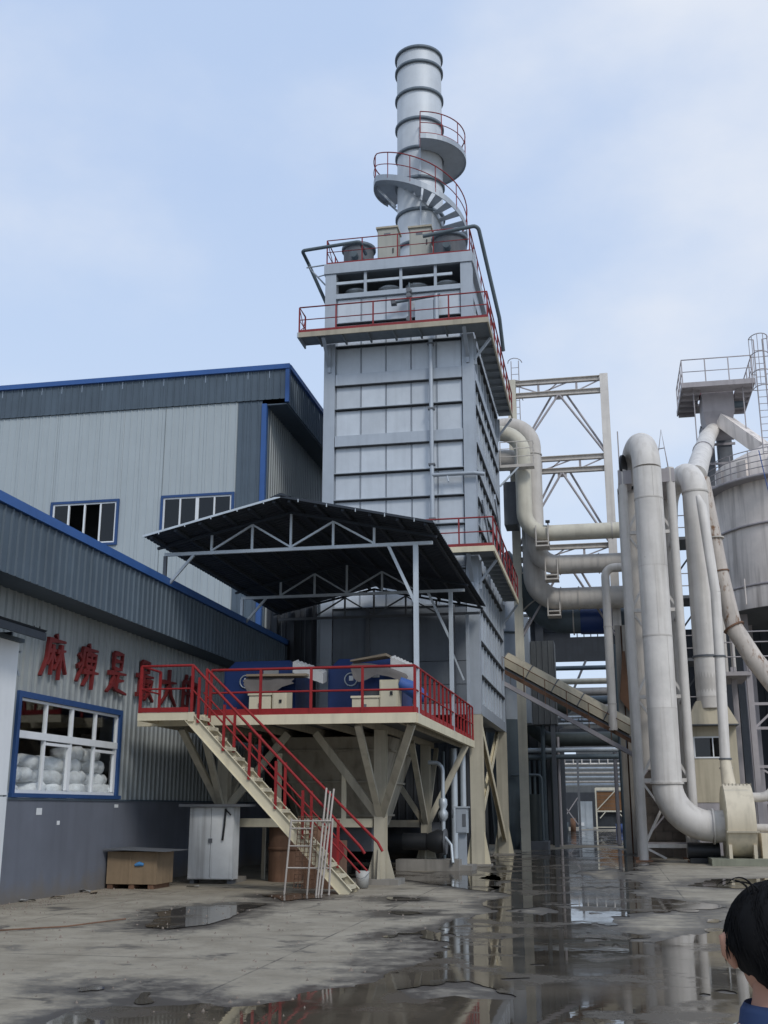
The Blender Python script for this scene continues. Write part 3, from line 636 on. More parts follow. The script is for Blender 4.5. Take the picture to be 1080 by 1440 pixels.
for r0, r1 in zip(rows, rows[1:]):  # black strips below ribs and beams paint in the shade under them
    if r1[0] < 8.15:
        zc = (r0[1] + r1[0]) / 2; part('rib', MB().box(TXR - .125, TXR + .02, sys_[0], sys_[-1], zc - .005, zc + .02), 'steel', tf); part('shade_strip', MB().box(TXR - .12, TXR + .01, sys_[0], sys_[-1], zc - .036, zc - .006), 'black', tf); continue
    z0, z1 = r0[1], r1[0]
    if z1 - z0 > .2:
        part('channel_beam', MB().chan((fxs[0], TY0 + .06, (z0 + z1) / 2), (fxs[-1], TY0 + .06, (z0 + z1) / 2), .12, z1 - z0 - .01, .02, (0, 0, 1)).box(fxs[0], fxs[-1], TY0 - .008, TY0 - .001, z0 + .005, z1 - .005), 'steel', tf); part('shade_strip', MB().box(fxs[0], fxs[-1], TY0 - .03, TY0 + .12, z0 - .035, z0 + .004), 'black', tf)
        part('channel_beam', MB().box(TXR - .12, TXR + .002, sys_[0], sys_[-1], z0 + .005, z1 - .005), 'steel', tf); part('shade_strip', MB().box(TXR - .12, TXR + .02, sys_[0], sys_[-1], z0 - .035, z0 + .004), 'black', tf)
    else:
        zc = (z0 + z1) / 2
        part('rib', MB().box(fxs[0], fxs[-1], TY0 - .03, TY0 + .125, zc - .005, zc + .02), 'steel', tf); part('shade_strip', MB().box(fxs[0], fxs[-1], TY0 - .02, TY0 + .12, zc - .036, zc - .006), 'black', tf)
        part('rib', MB().box(TXR - .125, TXR + .02, sys_[0], sys_[-1], zc - .005, zc + .02), 'steel', tf); part('shade_strip', MB().box(TXR - .12, TXR + .01, sys_[0], sys_[-1], zc - .036, zc - .006), 'black', tf)
for y in sys_[1:-1]:
    for z0, z1 in rows: part('stiffener', MB().box(TXR - .115, TXR - .035, y - .012, y + .012, z0 + .04, z1 - .02), 'steel', tf)
for x in fxs[1:-1]: part('stiffener', MB().box(x - .01, x + .01, TY0 + .085, TY0 + .128, 8.2, 19.4), 'steel', tf)
part('bottom_beam', MB().box(TXL + CW, TXR - CW, TY0 + .02, TY0 + .3, 4.6, 4.95).box(TXR - .3, TXR - .02, TY0 + CW, TY1 - CW, 4.6, 4.95).box(TXL + .02, TXL + .3, TY0 + CW, TY1 - CW, 4.6, 4.95).box(TXL + CW, TXR - CW, TY1 - .3, TY1 - .02, 4.6, 4.95), 'steel', tf)
for s in (0, 1):                                                    # X bracing between the right legs
    a, b = ((36.0, .6), (44.1, 4.5)) if s == 0 else ((36.0, 4.5), (44.1, .6))
    part('leg_brace', MB().ibeam((TXR - .2 + (.05 if s else -.13), a[0], a[1]), (TXR - .2 + (.05 if s else -.13), b[0], b[1]), .26, .14, .02, (1, 0, 0)), 'cream', tf)
# open bay under the roof
part('head_beam', MB().box(TXL + CW, TXR - CW, TY0, TY0 + .14, 19.44, 19.62), 'steel', tf)
part('roof_beam', MB().box(TXL - .04, TXR + .04, TY0 - .06, TY0 + .1, 20.43, 20.82).box(TXR - .1, TXR + .06, TY0 + .1, TY1 + .04, 20.43, 20.82).box(TXL - .06, TXL + .1, TY0 + .1, TY1 + .04, 20.43, 20.82), 'steel', tf)
part('roof_deck', MB().box(TXL + .1, TXR - .1, TY0 + .1, TY1, 20.72, 20.84), 'steel', tf)
part('bay_floor', MB().box(TXL + .2, TXR - .2, TY0 + .2, TY1 - .2, 19.60, 19.66), 'darksteel', tf)
part('bay_back', MB().box(TXL + .2, TXR - .2, TY0 + 3.2, TY0 + 3.3, 19.66, 20.7), 'darksteel', tf)
part('bay_side', MB().box(TXR - .14, TXR - .1, TY0 + CW, TY1 - CW, 19.66, 20.43), 'steel', tf); part('bay_side', MB().box(TXL + .1, TXL + .14, TY0 + CW, TY1 - CW, 19.66, 20.43), 'steel', tf)
for x in (-7.75, -6.45, -5.2): part('mullion', MB().box(x - .05, x + .05, TY0 + .03, TY0 + .13, 19.62, 20.43), 'steel', tf)
for a, b in ((TXL + CW, -7.8), (-7.7, -6.5), (-6.4, -5.25), (-5.15, -4.6)): part('bay_rail', MB().box(a, b, TY0 + .05, TY0 + .12, 20.02, 20.12), 'galv', tf)
for x in (-8.25, -7.0, -6.0, -4.9):
    part('valve_dish', MB().lathe((x, 36.5, 19.66), [(.16, 0), (.18, .2), (.42, .32), (.44, .38), (.2, .42), (0, .44)], 18), 'galv', tf)
part('side_stair', MB().beam((TXR + .12, 36.2, 11.9), (TXR + .12, 40.2, 9.9), .05, .22).beam((TXR + .55, 36.2, 11.9), (TXR + .55, 40.2, 9.9), .05, .22), 'steel', tf)

def gallery(label, zt, x0, front=True, left_end=True):
    g = thing('gallery', label, 'walkway', (-6, 35, zt - .18), 'red-railed galleries around the filter tower')
    xr, yf, yb = -3.25, 34.5, 44.3
    part('front_deck', MB().box(x0, xr - .06, yf + .06, TY0 - .05, zt - .05, zt - .01), 'deckgrey', g)
    part('side_deck', MB().box(TXR + .05, xr - .06, TY0 - .048, yb, zt - .05, zt - .01), 'deckgrey', g)
    part('front_fascia', MB().box(x0, xr, yf, yf + .055, zt - .18, zt), 'creamdim' if zt > 15 else 'cream', g)
    part('side_fascia', MB().box(xr - .055, xr, yf + .056, yb, zt - .18, zt), 'creamdim' if zt > 15 else 'cream', g)
    part('end_fascia', MB().box(x0 - .05, x0, yf, TY0 - .06, zt - .18, zt), 'steel', g)
    y = TY0 + .5
    while y < yb: part('joist', MB().box(TXR + .06, xr - .06, y - .03, y + .03, zt - .15, zt - .052), 'deckgrey', g); y += .75
    x = x0 + .6
    while x < TXR: part('joist', MB().box(x - .03, x + .03, yf + .06, TY0 - .06, zt - .15, zt - .052), 'deckgrey', g); x += .9
    for bx, by, dx, dy in ((TXR - .2, TY0 - .01, 0, -1), (TXL + .2, TY0 - .01, 0, -1), (TXR + .01, TY0 + .2, 1, 0), (TXR + .01, TY1 - .2, 1, 0)):
        if by < TY0 and bx < x0: continue
        L_ = .95 if dy else .58
        part('bracket', MB().beam((bx, by, zt - .95), (bx + dx * L_, by + dy * L_, zt - .2), .12, .07).beam((bx + dx * .03, by + dy * .03, zt - 1.15), (bx + dx * .03, by + dy * .03, zt - .19), .1, .05), 'steel', g)
    pts = [(x0 + .02, TY0 - .3, zt), (x0 + .02, yf + .03, zt), (xr - .03, yf + .03, zt), (xr - .03, yb, zt)]
    if not left_end: pts = pts[1:]
    railing(g, pts, .95, 1.2, .024, 'redold', .10)
    if left_end: part('rail_brace', MB().tube([(x0 + .02, yf + .03, zt + .9), (x0 + .02, 35.1, zt + .45), (x0 + .02, yf + .03, zt + .05)], .015, 5).tube([(x0 + .02, 35.3, zt + .9), (x0 + .02, 34.9, zt + .05)], .015, 5), 'redold', g)
    return g
gallery('upper gallery with red railing round the top of the grey tower', 17.74, -9.88)
gallery('lower gallery with red railing beside the canopy roof', 9.82, -6.6, left_end=False)
rr = thing('roof_railing', 'thin red railing round the tower roof in front of the chimney', 'railing', (-6.5, 35.6, 20.82))
railing(rr, [(TXL + .05, 44.4, 20.84), (TXL + .05, TY0, 20.84), (TXR - .05, TY0, 20.84), (TXR - .05, 44.4, 20.84)], .95, 1.3, .02, 'redold', .06)
part('rail_brace', MB().tube([(TXL + .05, TY0 + .1, 21.75), (TXL + .05, TY0 + 1.6, 20.9)], .015, 5).tube([(TXR - .05, TY0 + .1, 21.75), (TXR - .05, TY0 + 2.2, 20.9)], .015, 5), 'redold', rr)

# pipes on the tower face
solo('roof_drain_pipe', MB().tube(bend([(-7.9, 36.4, 21.55), (-7.9, 35.35, 21.5), (-10.05, 35.35, 21.35), (-10.05, 36.2, 21.3), (-9.25, 37.0, 19.3)], .12, 5), .065, 10), 'darkpipe', 'dark bent pipe reaching out left of the tower roof', 'pipe')
solo('roof_drain_pipe', MB().tube(bend([(-5.6, 35.42, 21.5), (-3.62, 35.42, 21.72), (-3.1, 37.2, 18.9), (-3.05, 37.9, 17.9)], .2, 5), .07, 10), 'darkpipe', 'dark pipe sloping down the right side of the tower roof', 'pipe')
solo('pipe_support', MB().tube([(-10.05, 36.0, 21.0), (-9.2, 36.0, 21.05)], .03, 6).tube([(-9.95, 36.1, 21.0), (-9.2, 36.1, 20.1)], .03, 6).tube([(-9.6, 36.05, 20.62), (-9.2, 36.05, 20.7)], .025, 6), 'steel', 'light steel bracket arms left of the tower roof', 'bracket')
dp = thing('downpipe', 'grey water downpipe running down the front face of the tower', 'pipe', (-5.37, 35.4, 11.5))
part('pipe', MB().tube([(-5.37, 35.43, 17.5), (-5.37, 35.43, 9.9)], .075, 10), 'steel', dp)
part('branch', MB().tube(bend([(-5.36, 35.41, 12.55), (-3.95, 35.41, 12.55), (-3.6, 35.45, 12.5)], .1, 4), .07, 10), 'steel', dp)
part('spout', MB().tube([(-4.85, 35.4, 12.5), (-4.8, 35.3, 12.25)], .03, 6), 'steel', dp)
for z in (17.3, 14.9, 12.9, 11.0): part('clamp', MB().box(-5.48, -5.26, 35.34, 35.56, z, z + .06), 'darksteel', dp)
mf = thing('valve_manifold', 'cluster of small pipes and valves on the tower front above the upper gallery', 'pipework', (-6, 35.4, 18.0))
part('header_pipe', MB().tube([(-6.7, 35.40, 19.0), (-5.0, 35.40, 19.15)], .055, 8), 'darkpipe', mf)
part('drop_pipe', MB().tube(bend([(-6.1, 35.38, 19.7), (-6.1, 35.38, 18.2), (-5.3, 35.38, 18.2)], .1, 4), .035, 8), 'darkpipe', mf)
part('drop_pipe', MB().tube([(-5.15, 35.42, 19.2), (-5.15, 35.42, 17.8)], .09, 8), 'steel', mf)
for i, (x, z) in enumerate(((-6.1, 19.35), (-6.1, 19.15), (-6.65, 18.95), (-6.1, 18.25))):
    part('valve', MB().cyl((x - .09, 35.38, z), (x + .09, 35.38, z), .09, n=10).cyl((x, 35.38, z), (x, 35.2, z), .03, n=6).cyl((x, 35.2, z), (x, 35.18, z), .09, n=10), 'darksteel', mf)
part('valve_box', MB().box(-5.9, -5.25, 35.40, 35.6, 18.15, 19.0), 'steel', mf)

# roof plant
def roof_fan(x, y, label, r=.62, h=1.15):
    f = thing('roof_fan', label, 'fan', (x, y, 20.84), 'round dark fan housings on the tower roof')
    part('drum', MB().lathe((x, y, 20.95), [(r * .9, 0), (r * .92, h * .9), (r, h), (r * .96, h), (r * .88, h * .8), (0, h * .78)], 24), 'darksteel', f)
    part('rim', MB().lathe((x, y, 20.95 + h * .9), [(r * .93, 0), (r * 1.04, 0), (r * 1.04, .12), (r * .93, .12)], 24), 'ring', f)
    part('duct_box', MB().box(x + .3, x + .95, y - .3, y + .3, 20.9, 21.5), 'steel', f)
    for a in (45, 135, 225, 315):
        part('foot', MB().box(x + r * .8 * math.cos(rad(a)) - .05, x + r * .8 * math.cos(rad(a)) + .05, y + r * .8 * math.sin(rad(a)) - .05, y + r * .8 * math.sin(rad(a)) + .05, 20.84, 20.96), 'darksteel', f)
    part('motor', MB().cyl((x, y - r, 21.45), (x, y - r - .3, 21.45), .14, n=10), 'darkpipe', f)
roof_fan(-8.3, 37.0, 'round dark fan housing at the left end of the tower roof')
roof_fan(-4.85, 37.0, 'round dark fan housing at the right end of the tower roof', .66, 1.2)
def roof_cab(x0, x1, y, z0, z1, label):
    c = thing('control_cabinet', label, 'cabinet', ((x0 + x1) / 2, y, 20.84), 'beige cabinets on the tower roof')
    part('body', MB().box(x0, x1, y, y + .7, z0, z1), 'roofcab', c); part('door', MB().box(x0 + .04, x1 - .04, y - .02, y - .001, z0 + .05, z1 - .08), 'roofcab', c)
    part('rain_cap', MB().box(x0 - .05, x1 + .05, y - .07, y + .75, z1, z1 + .07), 'creamdim', c)
    part('handle', MB().box(x1 - .16, x1 - .12, y - .05, y - .021, (z0 + z1) / 2 - .1, (z0 + z1) / 2 + .1), 'black', c)
    part('vent', MB().box(x0 + .25, x0 + .5, y - .03, y - .021, z1 - .3, z1 - .2), 'darksteel', c)
    for x in (x0 + .05, x1 - .15): part('leg', MB().box(x, x + .1, y + .05, y + .6, 20.84, z0), 'darksteel', c)
roof_cab(-7.58, -6.84, 37, 20.95, 22.85, 'tall beige cabinet left of the chimney foot on the tower roof')
roof_cab(-6.36, -5.56, 37, 21.5, 22.75, 'shorter beige cabinet on legs right of the chimney foot')

# chimney and spiral stair
CX, CY, CR = -6.42, 40.0, .93
ch = thing('chimney', 'tall silver steel chimney with dark stiffening rings on top of the tower', 'chimney', (CX, CY, 20.84))
zs = [20.84, 23.35, 24.78, 26.21, 27.57, 28.92, 30.29, 31.61, 32.30]
for a, b in zip(zs, zs[1:]): part('shell_section', MB().lathe((CX, CY, 0), [(CR, a), (CR, b)], 40), 'stack', ch)
part('liner', MB().lathe((CX, CY, 0), [(CR - .03, 32.30), (CR - .03, 22)], 40), 'ring', ch)
for z in zs[1:]: part('stiffening_ring', MB().lathe((CX, CY, z - .06), [(CR, 0), (CR + .085, 0), (CR + .085, .12), (CR, .12)], 40), 'ring', ch)
part('breech_duct', MB().box(CX - .4, CX + .4, CY - 2.0, CY - .9, 20.84, 21.9), 'stack', ch)
R0, R1 = CR + .06, 1.88
def pol(phi, r, z): a = rad(180 + phi); return (CX + r * math.cos(a), CY + r * math.sin(a), z)      # phi 0 = left, 90 = front, 180 = right
def wedge(m, p0, p1, r0, r1, z0, z1, n=1):
    for i in range(n):
        a, b = p0 + (p1 - p0) * i / n, p0 + (p1 - p0) * (i + 1) / n
        m.hexa([pol(a, r0, z0), pol(a, r1, z0), pol(b, r1, z0), pol(b, r0, z0)], [pol(a, r0, z1), pol(a, r1, z1), pol(b, r1, z1), pol(b, r0, z1)])
    return m
def strip(m, fn, p0, p1, r, h, n=24, t=.03):
    vs = []
    for i in range(n + 1):
        p = p0 + (p1 - p0) * i / n; z = fn(p); vs += [pol(p, r, z - h), pol(p, r, z + .06), pol(p, r + t, z + .06), pol(p, r + t, z - h)]
    fs = []
    for i in range(n):
        for j in range(4): fs.append((i * 4 + j, i * 4 + (j + 1) % 4, i * 4 + 4 + (j + 1) % 4, i * 4 + 4 + j))
    fs += [(3, 2, 1, 0), (n * 4, n * 4 + 1, n * 4 + 2, n * 4 + 3)]; return m.add(vs, fs)
sp = thing('spiral_stair', 'grey steel stair with railing winding round the chimney', 'stairs', (CX, CY, 20.84))
ZL = 26.40
fl = lambda p: ZL if p < 30 else ZL - (p - 30) * .0150
part('landing', wedge(MB(), -35, 30, R0, R1, ZL - .06, ZL, 6), 'steel', sp)
tr = 30; k = 0
while fl(tr) > 21.0:
    part('tread', wedge(MB(), tr + 1, tr + 13.0, R0, R1, fl(tr) - .23, fl(tr) - .19), 'steel', sp); tr += 14.5
part('outer_stringer', strip(MB(), fl, -35, tr, R1, .20, 60), 'steel', sp)
part('inner_stringer', strip(MB(), fl, -35, tr, R0 - .03, .20, 60), 'steel', sp)
def curved_rail(fn, p0, p1, h, n):
    for hh, r in ((h, .024), (h * .5, .018)): part('handrail' if hh == h else 'mid_rail', MB().tube([pol(p0 + (p1 - p0) * i / n, R1 + .015, fn(p0 + (p1 - p0) * i / n) + hh) for i in range(n + 1)], r, 6), 'redold', sp)
    k = max(2, round(abs(p1 - p0) / 30))
    for i in range(k + 1): p = p0 + (p1 - p0) * i / k; part('post', MB().tube([pol(p, R1 + .015, fn(p) - .1), pol(p, R1 + .015, fn(p) + h)], .02, 6), 'redold', sp)
curved_rail(fl, -35, tr, 1.05, 70)
for ph in (-35, 5): part('landing_strut', MB().beam(pol(ph + 5, R1 - .1, ZL - .1), pol(ph + 5, R0, ZL - 1.0), .09, .07), 'steel', sp)
part('gate_rail', MB().tube([pol(-35, R0, ZL + 1.05), pol(-35, R1, ZL + 1.05)], .02, 6).tube([pol(-35, R0, ZL + .5), pol(-35, R1, ZL + .5)], .018, 6), 'redold', sp)
ZU = 27.5
up_ = thing('chimney_platform', 'crescent shaped inspection platform high on the right of the chimney', 'platform', (CX, CY, ZU - .1))
sp2 = sp; 
part('deck', wedge(MB(), 100, 262, R0, R1, ZU - .10, ZU, 18), 'steel', up_)
fu = lambda p: ZU
part('edge_band', strip(MB(), fu, 100, 262, R1, .16, 24), 'steel', up_)
for hh, r in ((1.05, .024), (.55, .018)): part('handrail', MB().tube([pol(100 + 162 * i / 24, R1, ZU + hh) for i in range(25)], r, 6), 'redold', up_)
for i in range(7): part('post', MB().tube([pol(100 + 27 * i, R1, ZU), pol(100 + 27 * i, R1, ZU + 1.05)], .02, 6), 'redold', up_)
part('end_rail', MB().tube([pol(100, R0 + .02, ZU + 1.05), pol(100, R1, ZU + 1.05)], .022, 6).tube([pol(100, R0 + .02, ZU), pol(100, R0 + .02, ZU + 1.05)], .02, 6), 'redold', up_)
part('toe_board', strip(MB(), lambda p: ZU + .06, 100, 262, R1 - .02, .02, 24, .012), 'redold', up_)
part('hanger_leg', MB().beam(pol(100, R0 + .1, ZU - .1), pol(100, R0 + .1, ZU - 1.3), .06), 'steel', up_)
part('hanger_leg', MB().beam(pol(100, R0 + .1, 25.0), pol(100, R0 + .1, 22.2), .06), 'steel', sp)
fu2 = lambda p: ZL + (ZU - ZL) * (p - 262) / (325 - 262) * -1 + (ZU - ZL)
for i in range(5): p = 264 + i * 12.5; part('tread', wedge(MB(), p, p + 10, R0, R1, fu2(p) - .22, fu2(p) - .18), 'steel', sp)

# ---------------------------------------------------------------- equipment platform, stairs
PZ = 3.75
ep = thing('equipment_platform', 'cream steel platform with red railing and branching legs in front of the tower', 'platform', (-7.4, 28, 0))
px0, px1, py0, py1 = -10.7, -4.13, 24.55, 35.45
for k in range(11):
    y = py0 + .1 + k * (py1 - py0 - .1) / 11; part('deck_plate', MB().box(px0, px1 - .1, y + .004, y + (py1 - py0 - .1) / 11 - .004, PZ - .045, PZ), 'darksteel', ep)
part('front_beam', MB().chan((px0, py0 + .05, PZ - .1), (px1, py0 + .05, PZ - .1), .1, .22, .02), 'cream', ep)
part('front_beam_face', MB().box(px0, px1, py0 - .014, py0 - .002, PZ - .21, PZ + .005), 'cream', ep)
part('side_beam', MB().box(px1 - .09, px1 + .012, py0 + .101, py1, PZ - .21, PZ + .005), 'cream', ep)
for k in range(7):
    x = px0 + .5 + k * .95; part('joist', MB().box(x - .04, x + .04, py0 + .11, py1, PZ - .22, PZ - .05), 'creamdim', ep)
railing(ep, [(-8.95, py0 + .03, PZ), (px1 - .04, py0 + .03, PZ)], 1.05, 1.18, .028, 'red', .15)
railing(ep, [(px1 - .04, py0 + .06, PZ), (px1 - .04, py1, PZ)], 1.05, .72, .026, 'red', .15)
def leg(x, y, zj, arms, name='leg'):
    l = part(name, MB().ibeam((x, y, .12), (x, y, PZ - .22), .27, .30, .03, (0, 1, 0)), 'legs', ep)
    part('gusset', MB().hexa([(x - .34, y - .02, .12), (x + .34, y - .02, .12), (x + .34, y + .02, .12), (x - .34, y + .02, .12)], [(x - .15, y - .02, .8), (x + .15, y - .02, .8), (x + .15, y + .02, .8), (x - .15, y + .02, .8)]).hexa([(x - .02, y - .34, .12), (x + .02, y - .34, .12), (x + .02, y - .175, .12), (x - .02, y - .175, .12)], [(x - .02, y - .20, .8), (x + .02, y - .20, .8), (x + .02, y - .178, .8), (x - .02, y - .178, .8)]), 'legs', l)
    part('plinth', MB().box(x - .45, x + .5, y - .42, y + .42, -.08, .12), 'concrete', l)
    for (ax, ay, az), w in arms: part('brace', MB().beam((x + (ax - x) * .03, y + (ay - y) * .03, zj), (ax, ay, az), w, .12, (0, 1, 0)), 'legs', l)
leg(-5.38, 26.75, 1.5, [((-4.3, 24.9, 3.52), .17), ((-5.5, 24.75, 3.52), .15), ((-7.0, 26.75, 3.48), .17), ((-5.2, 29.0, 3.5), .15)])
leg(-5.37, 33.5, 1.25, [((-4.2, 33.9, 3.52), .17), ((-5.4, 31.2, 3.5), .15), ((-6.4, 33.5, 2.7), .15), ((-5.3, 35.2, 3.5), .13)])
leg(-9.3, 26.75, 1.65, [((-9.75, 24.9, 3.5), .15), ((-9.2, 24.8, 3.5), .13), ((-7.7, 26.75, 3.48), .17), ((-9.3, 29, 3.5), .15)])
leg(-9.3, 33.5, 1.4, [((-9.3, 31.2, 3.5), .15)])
part('cross_beam', MB().box(-9.1, -5.56, 26.68, 26.82, 1.27, 1.47), 'cream', ep)
part('cross_beam', MB().box(-9.1, -5.56, 33.43, 33.57, 1.17, 1.37), 'creamdim', ep)
part('strut', MB().beam((-6.28, 26.75, 1.47), (-6.28, 26.75, 2.55), .10), 'cream', ep)
part('strut', MB().beam((-7.9, 26.75, 1.47), (-7.9, 26.75, 3.0), .10), 'cream', ep)

st = thing('steel_stair', 'cream steel staircase with red handrails climbing to the equipment platform', 'stairs', (-7, 23.8, 0))
ly0, ly1 = 23.42, 24.52
part('landing_deck', MB().box(-10.2, -9.02, ly0 + .04, ly1, PZ - .06, PZ - .005), 'creamdim', st)
part('landing_beam', MB().box(-10.22, -9.0, ly0, ly0 + .04, PZ - .17, PZ).box(-10.22, -10.18, ly0 + .04, ly1, PZ - .17, PZ), 'cream', st)
sx0, sx1 = -9.02, -5.40; yo, yi = ly0 + .02, ly0 + .74
NS = 17
for y in (yo, yi):
    m = MB().chan((sx0, y, PZ - .10), (sx1, y, -.02), .06, .24, .012, (0, 0, 1)); m.box(sx0 - .02, sx0 + .12, y - .031, y + .03, PZ - .2, PZ)
    part('stringer', m, 'cream', st)
for k in range(NS):
    t = (k + .5) / NS; x = sx0 + (sx1 - sx0) * t; z = (PZ - .02) * (1 - t) + .03
    part('tread', MB().box(x - .12, x + .13, yo + .035, yi - .035, z - .015, z + .015).box(x + .116, x + .13, yo + .035, yi - .035, z - .06, z - .016), 'cream', st)
for y in (yo, yi):
    m = MB(); h = 1.0
    if y == yo: pts = [(-10.18, y, PZ + 1.03), (sx0 + .05, y, PZ + 1.03), (-5.15, y, 1.10 - .16), (-5.05, y, .80)]
    else: pts = [(sx0 + .1, y, PZ + 1.03), (-4.92, y, 1.12 - .12), (-4.82, y, .82)]
    part('handrail', MB().tube(bend(pts, .08, 3), .03, 7), 'red', st)
    part('mid_rail', MB().tube([(sx0 + .05, y, PZ + .50), (-5.15, y, .42)], .02, 6), 'red', st)
    for k in range(6):
        t = (k + .35) / 6; x = sx0 + (sx1 - sx0) * t; z = (PZ - .1) * (1 - t); part('post', MB().box(x - .026, x + .026, y - .026, y + .026, z + .08, z + 1.07), 'red', st)
part('landing_rail', MB().tube([(-10.18, yo, PZ + .52), (sx0 + .05, yo, PZ + .52)], .02, 6).tube([(-10.18, yo, PZ + 1.03), (-10.18, ly1, PZ + 1.03)], .026, 6).tube([(-10.18, yo, PZ + .52), (-10.18, ly1, PZ + .52)], .02, 6), 'red', st)
for x, y in ((-10.18, yo), (sx0 + .05, yo), (-10.18, ly1), (sx0 + .12, yi)): part('post', MB().box(x - .028, x + .028, y - .028, y + .028, PZ, PZ + 1.03), 'red', st)
part('toe_board', MB().box(-10.19, -9.03, ly0 - .012, ly0 - .001, PZ + .005, PZ + .11), 'red', st)

# ---------------------------------------------------------------- canopy over the machines
cn = thing('canopy', 'dark sheet gable canopy on slim grey posts over the machine platform', 'canopy', (-7.2, 28, 3.75))
RX, EL, ER, ZR, ZE, YF, YB = -7.25, -10.64, -3.64, 8.78, 7.98, 24.1, 35.2
def slope_sheet(x0, z0, x1, z1, ya, yb):
    pr = sheet_profile(ya + .003, yb - .003, .2, .03, .04, .08); n = len(pr); m = MB(); vs = []
    for x, z in ((x0, z0), (x1, z1)): vs += [(x, y, z + d) for y, d in pr]
    fs = [(i, i + 1, n + i + 1, n + i) for i in range(n - 1)]; m.add(vs, fs)
    m.add([(v[0], v[1], v[2] - .012) for v in vs], [f[::-1] for f in fs]); return m
ny_ = 14
for k in range(ny_):
    ya, yb = YF + (YB - YF) * k / ny_, YF + (YB - YF) * (k + 1) / ny_
    part('roof_sheet', slope_sheet(EL, ZE, RX, ZR, ya, yb), 'roof', cn); part('roof_sheet', slope_sheet(RX, ZR, ER, ZE, ya, yb), 'roof', cn)
part('ridge_cap', MB().hexa([(RX - .25, YF - .02, ZR - .02), (RX + .25, YF - .02, ZR - .02), (RX + .25, YB, ZR - .02), (RX - .25, YB, ZR - .02)], [(RX - .02, YF - .02, ZR + .075), (RX + .02, YF - .02, ZR + .075), (RX + .02, YB, ZR + .075), (RX - .02, YB, ZR + .075)]), 'roof', cn)
for side in (-1, 1):
    for k in range(6):
        t = (k + .3) / 5.6; xe = EL if side < 0 else ER; x = RX + (xe - RX) * t; z = ZR + (ZE - ZR) * t
        part('purlin', MB().box(x - .035, x + .035, YF + .05, YB - .05, z - .10, z - .03), 'roof', cn)
for side, xe in ((-1, EL), (1, ER)):
    part('edge_angle', MB().beam((xe, YF - .01, ZE - .01), (RX, YF - .01, ZR - .01), .02, .05), 'galv' if side < 0 else 'roof', cn)
    for k in range(5):
        t = .12 + k * .19; x = xe + (RX - xe) * t; z = ZE + (ZR - ZE) * t; part('hook_bolt', MB().box(x - .011, x + .011, YF - .025, YF - .005, z - .075, z + .0), 'galv', cn)
for ty, mt in ((25.05, 'galv'), (31.0, 'galv'), (34.9, 'darksteel')):
    zc = 7.72; xl, xr = -10.45, -3.8
    t = part('truss', MB().beam((xl, ty, zc), (xr, ty, zc), .07, .08), mt, cn)
    part('top_chord', MB().beam((xl - .2, ty, ZE - .10), (RX, ty, ZR - .16), .06).beam((RX, ty, ZR - .16), (xr + .1, ty, ZE - .12), .06), 'roof', t)
    roofz = lambda x: ZR - .17 - (ZR - ZE) * abs(x - RX) / 3.55
    nodes = [-9.25, -8.22, RX, -6.2, -5.2]
    for x in nodes: part('web_post', MB().beam((x, ty, zc + .04), (x, ty, roofz(x)), .055), mt, t)
    for a, b in ((-9.25, -8.22), (RX, -8.22), (RX, -6.2), (-5.2, -6.2)): part('web_diagonal', MB().beam((a, ty, zc + .05), (b, ty, roofz(b) - .02), .045), mt, t)
for ty in (25.05, 31.0):
    part('post', MB().box(-4.26, -4.15, ty - .055, ty + .055, PZ + .005, 7.68), 'galv', cn)
    part('post_foot', MB().box(-4.29, -4.12, ty - .1, ty + .1, PZ + .006, PZ + .02), 'galv', cn)
    part('post', MB().box(-10.47, -10.39, ty - .04, ty + .04, 6.98, 7.68), 'galv' if ty > 30 else 'darksteel', cn)
    part('knee_brace', MB().beam((-4.2, ty, 6.25), (-4.85, ty, 7.68), .07), 'galv', cn)
    part('knee_brace', MB().beam((-10.30, ty, 7.0), (-9.7, ty, 7.68), .06), 'galv', cn)
part('post', MB().box(-4.26, -4.16, 34.85, 34.95, PZ + .005, 7.68), 'steel', cn)
part('rear_strut', MB().beam((-4.75, 34.9, 6.6), (-4.35, 34.9, 5.6), .05), 'galv', cn)

